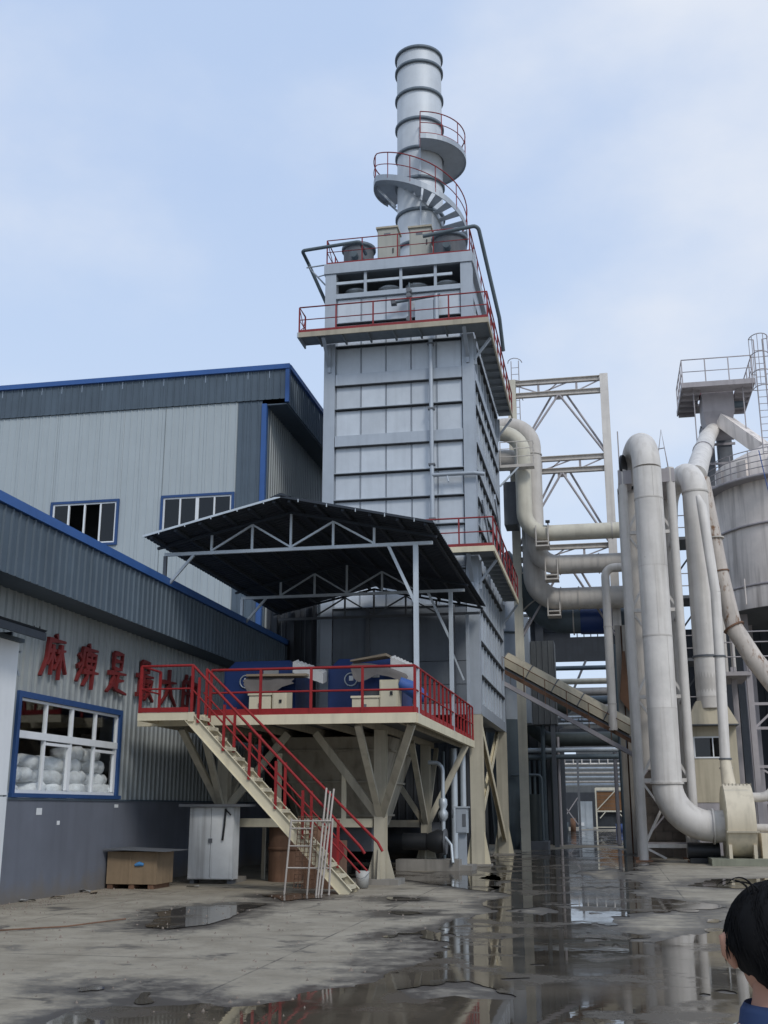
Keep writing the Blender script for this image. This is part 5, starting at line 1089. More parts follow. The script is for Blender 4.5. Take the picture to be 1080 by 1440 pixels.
part('cone', MB().lathe((TKX, TKY, 0), [(TR_ - .25, 15.35), (TR_ - .25, 16.6), (1.0, 18.0), (0, 18.1)], 56), 'tank', tn)
part('gallery_deck', MB().lathe((TKX, TKY, 0), [(TR_ - .2, 15.3), (TR_ + .55, 15.3), (TR_ + .55, 15.42), (TR_ - .2, 15.42)], 56), 'mauve', tn)
for hh in (.28, .55, .82, 1.1): part('gallery_rail', MB().tube([(TKX + (TR_ + .52) * math.cos(rad(a)), TKY + (TR_ + .52) * math.sin(rad(a)), 15.42 + hh) for a in range(150, 331, 6)], .022, 5), 'mauve', tn)
for a in range(150, 331, 12): part('rail_post', MB().cyl((TKX + (TR_ + .52) * math.cos(rad(a)), TKY + (TR_ + .52) * math.sin(rad(a)), 15.42), (TKX + (TR_ + .52) * math.cos(rad(a)), TKY + (TR_ + .52) * math.sin(rad(a)), 16.52), .025, n=6), 'mauve', tn)
for a in (196, 222, 247): part('hatch', MB().hexa(*[[(TKX + r * math.cos(rad(b)), TKY + r * math.sin(rad(b)), z) for r, b in ((TR_ - .26, a - 4), (TR_ - .15, a - 4), (TR_ - .15, a + 4), (TR_ - .26, a + 4))] for z in (15.55, 16.4)]), 'tank', tn)
for a in (200, 250, 300, 20, 80, 140): part('leg', MB().box(TKX + 3.2 * math.cos(rad(a)) - .15, TKX + 3.2 * math.cos(rad(a)) + .15, TKY + 3.2 * math.sin(rad(a)) - .15, TKY + 3.2 * math.sin(rad(a)) + .15, 0, 9.84), 'mauve', tn)
part('hang_cable', MB().tube([(6.9, 47.1, 16.4), (7.3, 46.9, 13.0), (7.5, 46.85, 10.5)], .02, 5), 'bluetarp', tn)
part('stub_post', MB().cyl((6.0, 48.2, 10.0), (6.0, 48.2, 11.1), .03, n=6), 'tank', tn)
hh_ = thing('elevator_head', 'elevator head house on a railed platform above the round tank', 'tower', (6.1, 54.3, 15))
HZ, hx0, hx1, hy0, hy1 = 21.35, 4.40, 7.66, 52.0, 56.0
part('platform_deck', MB().box(hx0, 5.26, hy0, hy1, HZ, HZ + .13), 'mauve', hh_); part('platform_deck', MB().box(6.94, hx1, hy0, hy1, HZ, HZ + .13), 'mauve', hh_); part('platform_deck', MB().box(5.262, 6.938, hy0, 53.0, HZ, HZ + .13), 'mauve', hh_); part('platform_deck', MB().box(5.262, 6.938, 54.9, hy1, HZ, HZ + .13), 'mauve', hh_)
for y in (52.7, 53.5, 54.3, 55.1, 55.9): part('platform_joist', MB().box(hx0 + .01, 5.25, y - .07, y + .07, HZ - .18, HZ - .001), 'mauve', hh_); part('platform_joist', MB().box(6.95, hx1 - .01, y - .07, y + .07, HZ - .18, HZ - .001), 'mauve', hh_)
part('platform_edge', MB().box(hx0 - .07, hx1 + .07, hy0 - .09, hy0 - .002, HZ - .07, HZ + .18), 'mauve', hh_); part('platform_edge', MB().box(hx0 - .07, hx0 - .002, hy0, hy1 + .05, HZ - .07, HZ + .18), 'mauve', hh_); part('platform_edge', MB().box(hx1 + .002, hx1 + .07, hy0, hy1 + .05, HZ - .07, HZ + .18), 'mauve', hh_)
railing(hh_, [(hx0, hy1, HZ + .13), (hx0, hy0, HZ + .13), (hx1, hy0, HZ + .13), (hx1, hy1, HZ + .13)], 1.25, 1.1, .026, 'mauve', 0)
part('head_cover', MB().lathe((6.08, 54.0, HZ + .13), [(.85, 0), (.8, .3), (.5, .55), (0, .65)], 18), 'redold', hh_, 'faded red domed head cover')
part('head_box', MB().box(5.36, 6.84, 53.1, 54.8, 20.4, HZ + .1), 'mauve', hh_); part('head_taper', MB().hexa([(5.5, 53.3, 19.6), (6.65, 53.3, 19.6), (6.65, 54.7, 19.6), (5.5, 54.7, 19.6)], [(5.36, 53.1, 20.398), (6.84, 53.1, 20.398), (6.84, 54.8, 20.398), (5.36, 54.8, 20.398)]), 'mauve', hh_)
part('shaft', MB().box(5.35, 5.95, 54.9, 55.8, 0, 20.3), 'darksteel', hh_); part('shaft', MB().box(6.15, 6.8, 54.9, 55.8, 0, 20.3), 'darksteel', hh_)
for z in (17.0, 18.2, 19.2): part('shaft_tie', MB().box(5.2, 6.95, 54.82, 54.89, z, z + .12), 'mauve', hh_)
part('junction', MB().cyl((5.3, 53.9, 19.5), (6.8, 53.9, 19.5), .34, n=14), 'mauve', hh_)
part('chute', MB().tube([(5.85, 53.6, 19.7), (5.4, 52.6, 18.9), (4.3, 45.5, 15.6), (3.8, 42.2, 14.0)], [.32, .40, .41, .42], 18), 'duct', hh_)
part('chute_flange', ring((4.72, 48.2, 16.85), (-1.1, -7.1, -3.3), .45, .07, 18), 'mauve', hh_)
part('square_chute', MB().beam((6.3, 53.4, 20.0), (8.3, 51.0, 17.1), .72, .62), 'tank', hh_)
part('motor', MB().cyl((6.86, 53.6, 20.85), (7.4, 53.6, 20.85), .17, n=12), 'darkpipe', hh_)
for x, y in ((4.9, 52.4), (7.2, 52.4)): part('cable', MB().cyl((x, y, 18.2), (x, y, HZ), .03, n=5), 'mauve', hh_)
cl_ = thing('caged_ladder', 'tall caged ladder at the right edge beside the head house', 'ladder', (7.2, 46, 15.4))
for x in (6.92, 7.28): part('stile', MB().tube([(x, 46.0, 15.9), (x, 46.0, 21.0)], .028, 6), 'mauve', cl_)
for k in range(16): part('rung', MB().cyl((6.92, 46.0, 16.0 + k * .3), (7.28, 46.0, 16.0 + k * .3), .015, n=5), 'mauve', cl_)
for z in (18.7, 19.4, 20.2, 21.0): part('hoop', MB().tube([(7.1 + .38 * math.cos(rad(a)) , 46.0 - .05 + .62 * math.sin(rad(a)) - .3 * (1 if False else 0), z) for a in range(0, -181, -20)], .022, 5).tube([(7.48, 45.95, z), (7.28, 46, z)], .02, 5).tube([(6.72, 45.95, z), (6.92, 46, z)], .02, 5), 'mauve', cl_)
for a in (0, -36, -72, -108, -144, -180): part('cage_bar', MB().tube([(7.1 + .38 * math.cos(rad(a)), 45.95 + .62 * math.sin(rad(a)), 18.7), (7.1 + .38 * math.cos(rad(a)), 45.95 + .62 * math.sin(rad(a)), 21.0)], .016, 5), 'mauve', cl_)

# service racks right of centre
rk = thing('service_rack', 'dark steel rack with decks and rails between the ducts and the tank', 'rack', (3.2, 46, 0))
for x in (2.3, 3.95):
    for y in (45.2, 47.0): part('column', MB().ibeam((x, y, 0), (x, y, 13.4), .18, .18, .02, (0, 1, 0)), 'darksteel', rk)
for z in (4.9, 7.3, 9.8, 12.2):
    part('deck', MB().box(2.2, 4.05, 45.1, 47.1, z, z + .12), 'darksteel', rk)
    for h in (.5, 1.0): part('deck_rail', MB().tube([(2.2, 45.1, z + h), (4.05, 45.1, z + h)], .022, 5), 'mauve', rk)
    part('diagonal', MB().beam((2.3, 47.0, z - 2.2), (3.95, 47.0, z), .07), 'darksteel', rk)
rk2 = thing('tank_side_rack', 'grey steel rack with railed deck below the tank at the right edge', 'rack', (5.2, 45, 0))
for x, y in ((4.9, 45), (5.35, 44.0), (7.6, 44.0), (7.6, 47)): part('column', MB().beam((x, y, 0), (x, y, 7.0), .2), 'mauve', rk2)
part('deck', MB().box(4.2, 5.4, 43.8, 47, 6.55, 6.7), 'mauve', rk2)
for h in (.55, 1.1, 1.5): part('deck_rail', MB().tube([(4.2, 43.8, 6.7 + h), (8, 43.8, 6.7 + h)], .025, 5), 'mauve', rk2)
for x in (4.25, 4.8, 5.35): part('rail_post', MB().cyl((x, 43.8, 6.7), (x, 43.8, 8.2), .025, n=5), 'mauve', rk2)
for z in (1.9, 3.2, 4.6, 5.5): part('tie', MB().beam((5.35, 44.05, z), (7.6, 44.05, z), .1), 'mauve', rk2)
part('diagonal', MB().beam((5.4, 44.1, 4.6), (6.4, 44.1, 5.5), .08).beam((5.4, 44.1, 3.2), (7.5, 44.1, 1.9), .07), 'mauve', rk2)
for x in (4.45, 4.75, 5.05): part('hang_pipe', MB().cyl((x, 46, 6.7), (x, 46, 9.4), .09, n=10), 'pipegrey', rk2)
dh = thing('dark_hall', 'dark ribbed hall in the shade below and behind the round tank', 'building', (8, 57, 0))
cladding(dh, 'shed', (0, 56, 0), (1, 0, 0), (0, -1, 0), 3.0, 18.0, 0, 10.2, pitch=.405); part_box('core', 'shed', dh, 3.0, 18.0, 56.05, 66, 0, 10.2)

# block pier behind the support frame
bp = thing('block_pier', 'brown concrete block pier behind the duct support frame', 'pier', (1.7, 43, 0))
BM = MB().box(-.29, .29, -.2, .2, 0, .285).mesh('block', 'block', (0, 0, 0))[0]
for r in range(18):
    for k in range(3):
        x = 1.35 + k * .6 + (.15 if r % 2 else -.15); place('block', BM, (x, 43.2 + random.uniform(-.012, .012), r * .30), bp)
part('mortar_core', MB().box(.95, 2.65, 43.05, 43.36, 0, 5.38), 'concrete', bp)

# pipe bridge frame, pipes, conveyor
pf = thing('pipe_bridge_frame', 'tall pale steel truss frame carrying the pipes right of the tower', 'frame', (-1.4, 47.6, 0))
FY = 47.6; fz = lambda z: 1.7 + (z - 1.7) * 1.0215; XL, XR_ = -3.5, .62
part('column', MB().ibeam((XR_, FY, 9.0), (XR_, FY, fz(20.15)), .36, .34, .03, (0, 1, 0)), 'duct', pf); part('column', MB().ibeam((XL, FY, 0), (XL, FY, fz(20.15)), .36, .34, .03, (0, 1, 0)), 'pipe', pf)
for z1, z0 in ((20.1, 19.42), (16.5, 15.85), (12.55, 11.95)):
    a, b = fz(z1), fz(z0)
    part('top_chord', MB().ibeam((XL + .18, FY, a - .1), (XR_ - .18, FY, a - .1), .2, .22, .025), 'pipegrey', pf); part('bottom_chord', MB().ibeam((XL + .18, FY, b), (XR_ - .18, FY, b), .2, .22, .025), 'pipegrey', pf)
    for x in (-2.3, -.6): part('truss_post', MB().beam((x, FY, b + .11), (x, FY, a - .21), .1), 'mauve', pf)
    for x0_, x1_ in ((-3.3, -2.35), (.4, -.5)): part('truss_diagonal', MB().beam((x0_, FY, a - .2), (x1_, FY, b + .1), .05), 'mauve', pf)
    for x0_, x1_ in ((-2.1, -1.0), (-1.9, -1.45)): part('truss_diagonal', MB().beam((x0_, FY, b + .1), (x1_, FY, a - .2), .05), 'mauve', pf)
    part('gusset', MB().box(-1.6, -1.2, FY - .02, FY + .02, b - .3, b - .11), 'pipegrey', pf)
for zt, zb in ((19.3, 16.5), (15.7, 12.5), (11.8, 8.6)):
    for dx, y in ((0, FY - .12), (.28, FY + .5)):
        part('brace_rod', MB().cyl((-1.38 + dx, y, fz(zt) + dx), (XR_ - .1 + dx * .2, y, fz(zb) + dx), .05, n=8), 'mauve', pf); part('brace_rod', MB().cyl((-1.42 - dx, y, fz(zt) + dx), (XL + .1, y, fz(zb) + dx), .05, n=8), 'mauve', pf)
cp_ = thing('rusty_column', 'wide stained steel column at the right side of the passage', 'column', (.85, 46.6, 0))
part('flange_plate', MB().box(.50, .72, 46.4, 46.9, 0, 9.0), 'rustcol', cp_); part('flange_plate', MB().box(.78, 1.02, 46.35, 46.9, 0, 9.0), 'rustcol', cp_); part('web', MB().box(.721, .779, 46.5, 46.8, 0, 9.0), 'rust', cp_)
part('rust_guard', MB().hexa([(.55, 46.2, 6.0), (.95, 46.2, 5.4), (1.0, 46.34, 5.4), (.55, 46.34, 6.0)], [(.75, 46.2, 7.9), (.85, 46.2, 7.9), (.85, 46.34, 7.9), (.75, 46.34, 7.9)]), 'rust', cp_)
def pipe_line(name, label, pts, r, rad_, mat, flanges=(), n=22, grp='cream process pipes between tower and ducts'):
    p = thing(name, label, 'pipe', pts[0], grp); path = bend(pts, rad_, 8); part('run', MB().tube(path, r, n), mat, p)
    for q, ax in flanges: part('flange', ring(q, ax, r * 1.09, .05, n), 'pipegrey', p)
    return p
p1 = pipe_line('process_pipe', 'uppermost cream pipe with elbow right of the tower', [(-4.3, 45.4, 17.3), (-2.97, 45.4, 17.3), (-2.97, 45.4, 12.79), (1.6, 45.4, 12.79)], .335, .95, 'pipe', [((-2.0, 45.4, 12.79), (1, 0, 0)), ((-2.97, 45.4, 15.7), (0, 0, 1)), ((.6, 45.4, 12.79), (1, 0, 0))])
p2 = pipe_line('process_pipe', 'middle pipe of the three, rising highest into the tower', [(-4.3, 46.2, 17.85), (-2.62, 46.2, 17.85), (-2.62, 46.2, 11.6), (1.6, 46.2, 11.6)], [.37] and .40, 1.0, 'pipegrey', [((-1.62, 46.2, 11.6), (1, 0, 0)), ((-2.62, 46.2, 16.5), (0, 0, 1)), ((0, 46.2, 11.6), (1, 0, 0))])
p3 = pipe_line('process_pipe', 'lowest and thickest of the three horizontal pipes', [(-4.3, 47.05, 16.6), (-2.75, 47.05, 16.6), (-2.75, 47.05, 10.3), (1.6, 47.05, 10.3)], .47, 1.05, 'pipegrey', [((-1.65, 47.05, 10.3), (1, 0, 0)), ((-.9, 47.05, 10.3), (1, 0, 0)), ((.3, 47.05, 10.3), (1, 0, 0))])
for p, x, y, z in ((p1, -2.25, 45.4, 12.45), (p2, -1.95, 46.2, 11.2), (p3, -1.95, 47.05, 9.82)):
    part('hanger', MB().beam((x - .25, y - .42, z + .6), (x - .25, y - .42, z - .25), .05).beam((x + .25, y - .42, z + .6), (x + .25, y - .42, z - .25), .05).box(x - .28, x + .28, y - .45, y + .3, z - .30, z - .24).box(x - .28, x + .28, y - .45, y + .3, z - .12, z - .07), 'pipegrey', p)
part('damper_handle', MB().box(-2.1, -1.92, 45.0, 45.2, 13.18, 13.26).cyl((-2.0, 45.1, 12.9), (-2.0, 45.1, 13.2), .03, n=6), 'black', p1)
pipe_line('grey_duct', 'big dark grey duct curving under the lower gallery', [(-4.3, 48.2, 12.4), (-3.4, 48.2, 11.2), (-2.3, 48.2, 9.55), (2.0, 48.2, 9.5)], .56, 1.6, 'darkpipe', [((-3.55, 48.2, 11.42), (1, 0, -1.2)), ((-2.85, 48.2, 10.35), (1, 0, -1.5)), ((-1.2, 48.2, 9.52), (1, 0, 0))], grp='dark ducts behind the pipe bridge')
solo('blue_duct_section', MB().tube([(-.9, 48.2, 9.52), (.6, 48.2, 9.5)], .585, 22), 'machine', 'dark blue wrapped section of the big grey duct', 'duct')
pipe_line('thin_pipe', 'slim pale pipe hooked over at the top beside the passage', [(.22, 44.2, 4.6), (.22, 44.2, 10.98), (1.9, 44.2, 10.98)], .165, .38, 'duct', [((.22, 44.2, 5.6), (0, 0, 1)), ((.22, 44.2, 8.6), (0, 0, 1))], 16)
mp_ = thing('pipe_platform', 'small railed platform around the cream pipes high beside the tower', 'platform', (-3.2, 45, 15.6))
part('deck', MB().box(-3.88, -2.45, 44.55, 45.0, 15.5, 15.62), 'pipegrey', mp_)
for h in (.35, .7, 1.0): part('rail', MB().tube([(-3.88, 44.57, 15.62 + h), (-2.47, 44.57, 15.62 + h), (-2.47, 45.0, 15.62 + h)], .02, 5), 'pipegrey', mp_)
for x in (-3.85, -3.15, -2.47): part('post', MB().cyl((x, 44.57, 15.62), (x, 44.57, 16.62), .022, n=5), 'pipegrey', mp_)
part('bracket', MB().beam((-3.9, 44.6, 14.7), (-3.1, 44.6, 15.5), .07), 'galv', mp_)
part('lower_deck', MB().box(-3.88, -3.32, 46.0, 47.2, 13.4, 15.3), 'darksteel', mp_)
lb_ = thing('rear_ladder', 'distant caged ladder rising behind the tower gallery', 'ladder', (-3.6, 49, 12))
for x in (-3.6, -3.25): part('stile', MB().tube([(x, 49, 17.5), (x, 49, 22.1)], .022, 5), 'mauve', lb_)
for k in range(13): part('rung', MB().cyl((-3.6, 49, 17.8 + k * .33), (-3.25, 49, 17.8 + k * .33), .014, n=5), 'mauve', lb_)
for z in (18.9, 20.1, 20.9, 22.0): part('hoop', MB().tube([(-3.42 + .33 * math.cos(rad(a)), 49 + .6 * math.sin(rad(a)), z) for a in range(0, -181, -30)], .02, 5), 'mauve', lb_)

cv = thing('conveyor', 'covered cream conveyor sloping down to the right from the tower', 'conveyor', (-1.6, 44.4, 5))
A, B = V3((-3.96, 44.9, 7.45)), V3((.95, 44.9, 4.62))
prof = [(-.45, -.2), (.45, -.2), (.45, .12), (.32, .30), (.12, .38), (-.12, .38), (-.32, .30), (-.45, .12)]
for k in range(5): part('cover', MB().extr(prof, A.lerp(B, k / 5 + .004), A.lerp(B, (k + 1) / 5 - .004)), 'cabin', cv); part('cover_band', MB().extr([(x * 1.04, y * 1.06) for x, y in prof], A.lerp(B, k / 5 - .004), A.lerp(B, k / 5 + .004)), 'darksteel', cv)
dn = V3((0, 0, -.38)); part('truss_beam', MB().beam(A + V3((0, -.42, -.46)), B + V3((0, -.42, -.46)), .07, .14), 'rust', cv); part('belt_frame', MB().beam(A + V3((0, 0, -.34)), B + V3((0, 0, -.34)), .7, .1), 'darksteel', cv)
part('walkway', MB().beam(A + V3((0, -.55, -.95)), B + V3((0, -.55, -.95)), .5, .16), 'mauve', cv)
for hh in (.45, .95): part('walkway_rail', MB().tube([A + V3((0, -.8, -.87 + hh)), B + V3((0, -.8, -.87 + hh))], .018, 5), 'rust', cv)
for k in range(7): q = A.lerp(B, k / 6) + V3((0, -.8, -.87)); part('rail_post', MB().cyl(q, q + V3((0, 0, .95)), .018, n=5), 'rust', cv)
for k in range(9): q = A.lerp(B, (k + .5) / 9) + V3((0, -.42, 0)); part('hanger', MB().beam(q + V3((0, 0, -.4)), q + V3((0, 0, -.9)), .04), 'darksteel', cv)

# ---------------------------------------------------------------- behind and beyond: dark shed, silo, gallery, far yard
ds = thing('dark_shed', 'dark ribbed shed closing the left side of the passage', 'building', (-6, 60, 0))
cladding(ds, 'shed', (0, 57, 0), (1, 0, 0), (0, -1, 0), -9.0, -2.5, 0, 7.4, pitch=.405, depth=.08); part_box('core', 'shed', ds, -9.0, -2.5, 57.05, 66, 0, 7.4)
for i, x in enumerate((-3.9, -3.65, -3.4)): solo('wall_pipe', MB().cyl((x, 56.7, 0), (x, 56.7, 4.0), .07, n=8), 'darkpipe', 'thin upright pipe on the dark shed, %s of three' % ['left', 'middle', 'right'][i], 'pipe', 'upright pipes on the dark shed')
sv = thing('grey_silo', 'grey cylindrical silo partly hidden behind the tower', 'silo', (-4.2, 50.5, 0))
part('shell', MB().lathe((-4.45, 50.5, 0), [(.95, 5.5), (.95, 11.4), (.2, 12)], 26), 'steel', sv); part('band', MB().lathe((-4.45, 50.5, 9.3), [(.95, 0), (.98, 0), (.98, .1), (.95, .1)], 26), 'darkpipe', sv); part('skirt', MB().lathe((-4.45, 50.5, 0), [(.6, 0), (.95, 5.5)], 20), 'darkpipe', sv)
bn = thing('grey_bin', 'grey ribbed bin standing behind the conveyor', 'bin', (-3.6, 53, 0))
part('plain_face', MB().box(-4.4, -3.42, 52.0, 53.5, 5.5, 10.4), 'steel', bn)
cladding(bn, 'far', (0, 53.0, 0), (1, 0, 0), (0, -1, 0), -3.4, -2.3, 5.5, 9.4); part('bin_body', MB().box(-3.4, -2.3, 53.05, 54.5, 5.5, 9.4), 'far', bn)
for x in (-4.2, -2.5): part('leg', MB().box(x - .1, x + .1, 53.1, 53.3, 0, 5.5), 'darksteel', bn)
og = thing('overhead_shed', 'dark high shed roof spanning the far end of the passage', 'shed', (-1, 70, 0))
part_box('lower_band', 'shed', og, -6.5, .75, 70, 70.3, 10.55, 12.05); part_box('upper_band', 'shed', og, -6.5, .75, 70, 70.3, 12.4, 13.3)
part_box('blind_bay', 'shed', og, -6.5, -2.0, 70.05, 70.25, 12.05, 12.4); part_box('side_bay', 'shed', og, .15, .75, 70.05, 70.25, 12.05, 12.4)
for k in range(4): part_box('mullion', 'shed', og, -1.6 + k * .42, -1.54 + k * .42, 70.1, 70.2, 12.05, 12.4)
part('roof', MB().hexa([(-6.5, 69, 13.35), (.75, 69, 13.35), (.75, 72, 13.7), (-6.5, 72, 13.7)], [(-6.5, 69, 13.45), (.75, 69, 13.45), (.75, 72, 13.8), (-6.5, 72, 13.8)]), 'darksteel', og)
for x in (-6.3, -3.9, 1.2): part('column', MB().box(x - .25, x + .25, 69.7, 69.98, 0, 13.3), 'shed' if x < 0 else 'darksteel', og)
part('tie_rod', MB().cyl((-2.2, 69.8, 8.2), (-1.1, 69.8, 10.55), .08, n=6), 'darksteel', og)
for i, (z, r, mt) in enumerate(((8.75, .17, 'pipe'), (8.15, .24, 'pipegrey'))): solo('far_pipe', MB().tube([(-3.2, 65, z), (3, 65, z)], r, 14), mt, ['upper cream pipe crossing the passage behind the conveyor', 'lower and thicker pipe crossing the passage behind the conveyor'][i], 'pipe', 'pipes crossing the far passage')
vd = thing('dark_elbow_duct', 'large dark green duct dropping and bending right under the conveyor', 'duct', (-4, 55, 4))
part('drop', MB().tube(bend([(-4.6, 55.5, 8.6), (-4.6, 55.5, 6.2), (-2.9, 55.5, 4.95), (1.2, 55.5, 4.95)], .9, 7), [.65] * 9 + [.55] * 2 + [.30] * 7 if False else .34, 18), 'dkgreen', vd)
part('bulb', MB().tube([(-4.75, 55.4, 4.6), (-4.75, 55.4, 5.4), (-4.75, 55.4, 7.0), (-4.7, 55.4, 7.5)], [.3, .62, .62, .25], 20), 'dkgreen', vd); part('side_drum', MB().tube([(-4.1, 55.2, 7.1), (-3.8, 55.1, 7.1), (-2.0, 54.6, 6.5), (-1.7, 54.5, 6.4)], [.3, .62, .5, .3], 20), 'dkgreen', vd)
for i, (z, r, mt, y) in enumerate(((4.36, .11, 'galv', 54.0), (4.05, .12, 'darkpipe', 54.0), (6.2, .06, 'galv', 58.0), (5.85, .07, 'galv', 58.0))):
    solo('cross_pipe', MB().tube([(-5.2, y, z), (1.4, y, z)], r, 10), mt, ['bright silver pipe spanning the passage at head of the shed', 'dark pipe just under the bright silver one', 'thin upper pale pipe behind the conveyor', 'thin lower pale pipe behind the conveyor'][i], 'pipe', 'thin pipes spanning the passage')
rkf = thing('far_pipe_rack', 'distant pipe rack with many pale horizontal pipes', 'pipe rack', (-1.5, 95, 0))
for i, (z, r) in enumerate(((5.25, .07), (4.9, .10), (4.55, .09), (4.2, .10), (3.85, .08), (3.6, .11))): part('pipe', MB().tube([(-6, 95 + i * .25, z), (4, 95 + i * .25, z)], r, 8), 'duct' if i % 2 == 0 else 'galv', rkf)
for x in (-4.05, -3.75, 1.3): part('column', MB().box(x - .05, x + .05, 94.6, 94.75, 0, 5.9), 'mauve', rkf)
for x in (-3.6, -2.9, -2.2, -1.5, -.8, -.1, .6): part('hanger', MB().box(x - .04, x + .04, 94.8, 94.9, 5.2, 6.0), 'duct', rkf)
part('tray', MB().box(-5, 3, 96.8, 97.3, 5.6, 5.75), 'darksteel', rkf)
fb = thing('far_store', 'long grey store building closing the far end of the yard', 'building', (-1, 112, 0))
part_box('wall', 'far', fb, -14, 9, 112, 118, 0, 6.4); part_box('roof', 'shed', fb, -14.4, 9.4, 111.6, 118.5, 6.4, 6.8); part_box('upper_hall', 'far', fb, -3.2, 5, 118.6, 125, 0, 8.2); part_box('dark_opening', 'shed', fb, -4.3, -1.0, 111.9, 111.99, 0, 3.2)
fd = thing('far_booth', 'pale grey booth standing at the far end of the passage', 'booth', (-2.2, 101, 0))
part_box('body', 'galv', fd, -2.83, -1.62, 100, 101.2, 0, 2.3); part_box('door', 'galv', fd, -2.2, -1.68, 99.96, 99.99, .05, 2.15); part_box('notice', 'white', fd, -2.7, -2.35, 99.95, 99.99, .25, .55)
fs_ = thing('brown_shed', 'small brown boarded shed in a cream frame at the far end', 'shed', (-.1, 101, 0))
for k in range(5): part_box('board', 'brown', fs_, -1.2, 1.05, 100.3, 100.4, 1.42 + k * .34, 1.74 + k * .34)
part_box('recess', 'shed', fs_, -1.2, 1.05, 100.5, 101.5, 0, 1.4)
for x in (-1.28, 1.08): part_box('post', 'pipe', fs_, x - .06, x + .06, 100, 100.12, 0, 3.4)
[part_box('cross_rail', 'pipe', fs_, -1.28, 1.08, 100.13, 100.22, a, b) for a, b in ((3.2, 3.45), (1.42, 1.54), (.12, .2))]; part('brace', MB().beam((-1.2, 100.05, 1.6), (.5, 100.05, 3.3), .08).beam((-1.0, 100.05, .9), (-.5, 100.05, 1.45), .07).beam((1.0, 100.05, .9), (.5, 100.05, 1.45), .07), 'pipe', fs_)
lf = thing('lattice_mast', 'thin lattice mast beside the dark shed at the far end', 'mast', (-3.9, 92, 0))
for x in (-4.1, -3.8): part('leg', MB().cyl((x, 92, 0), (x, 92, 5.0), .03, n=5), 'mauve', lf)
for k in range(10): part('lacing', MB().cyl((-4.1, 92, k * .5), (-3.8, 92, k * .5 + .5), .018, n=4), 'mauve', lf)

jk = thing('pump_skid', 'dark pump skid with pipes standing in the left shade of the passage', 'pump skid', (-3.2, 50, 0))
part('base', MB().box(-3.9, -2.7, 49.4, 51.0, 0, .35), 'darksteel', jk); part('tank', MB().cyl((-3.3, 50.2, .35), (-3.3, 50.2, 2.3), .42, n=18), 'dkgreen', jk)
part('riser', MB().tube(bend([(-2.9, 49.6, .4), (-2.9, 49.6, 3.1), (-4.2, 49.6, 3.1)], .2, 4), .06, 8), 'darkpipe', jk); part('panel', MB().box(-3.85, -3.5, 49.3, 49.38, .9, 1.6), 'mauve', jk)
for i, (x, y, z, r, mt) in enumerate(((-3.0, 53.5, 7.2, .10, 'darkpipe'), (-2.7, 55.8, 6.6, .13, 'dkgreen'), (-2.35, 54.5, 5.0, .07, 'mauve'), (.55, 52, 9.0, .12, 'darkpipe'), (.3, 58, 6.5, .10, 'mauve'))):
    solo('standing_pipe', MB().cyl((x, y, 0), (x, y, z), r, n=10), mt, ['dark upright pipe left of the passage under the conveyor', 'thick dark green upright pipe at the shed corner', 'thin grey upright pipe just inside the passage', 'dark upright pipe behind the rusty column', 'slim grey upright pipe at the right of the far passage'][i], 'pipe', 'upright pipes in the passage')
tr_ = thing('cable_tray', 'dark cable tray with hangers crossing the passage under the conveyor', 'cable tray', (-1.5, 60, 5.4))
part('tray', MB().box(-2.5, 2, 60, 60.5, 5.5, 5.62), 'darksteel', tr_); part('side_rail', MB().box(-2.5, 2, 59.96, 59.998, 5.45, 5.75), 'darksteel', tr_)
for k in range(7): part('hanger', MB().beam((-2.3 + k * .65, 59.97, 5.75), (-2.0 + k * .65, 59.97, 6.5), .05), 'darksteel', tr_)
part('top_rail', MB().box(-2.5, 2, 59.96, 60.02, 6.5, 6.58), 'darksteel', tr_)
pg = thing('pipe_gallery', 'grey enclosed gallery bridging the passage below the dark shed roof', 'bridge', (-1.5, 77, 5.6))
for k in range(9): part('side_panel', MB().box(-6.4 + k * 1.05, -5.37 + k * 1.05, 76.0, 76.05, 5.75, 8.3), 'far', pg)
part('floor_beam', MB().box(-6.5, 3.2, 75.9, 78, 5.45, 5.745), 'darksteel', pg); part('roof', MB().box(-6.5, 3.2, 75.85, 78, 8.31, 8.45), 'far', pg); part('rear_wall', MB().box(-6.4, 3.1, 77.8, 77.9, 5.75, 8.3), 'far', pg)
for x in (-6.3, -4.4, 1.6): part('leg', MB().box(x - .14, x + .14, 76.6, 76.9, 0, 5.44), 'darksteel', pg)
for i, (y, z, r, mt, lb) in enumerate(((61, 6.9, .16, 'pipegrey', 'pale grey pipe crossing just below the conveyor walkway'), (62, 7.4, .22, 'darkpipe', 'thick dark pipe crossing behind the conveyor middle'), (63, 6.4, .09, 'galv', 'thin bright pipe crossing under the thick dark pipe'), (64, 9.4, .13, 'darkpipe', 'dark pipe crossing above the two cream pipes'))):
    solo('crossing_pipe', MB().tube([(-3.4, y, z), (2.6, y, z)], r, 10), mt, lb, 'pipe', 'pipes bridging the passage behind the conveyor')
yd = thing('yard_rack', 'dark steel rack with crossing braces in front of the far store', 'rack', (-2.5, 85, 0))
for x in (-3.9, -2.3): part('post', MB().box(x - .08, x + .08, 85, 85.16, 0, 5.8), 'darksteel', yd)
part('shelf', MB().box(-3.9, 1.5, 85, 85.9, 5.3, 5.42), 'darksteel', yd)
for a, b in ((-3.9, -2.3), (-2.3, -3.9)): part('cross_brace', MB().beam((a, 85.08, .4), (b, 85.08, 2.6), .07), 'mauve', yd)
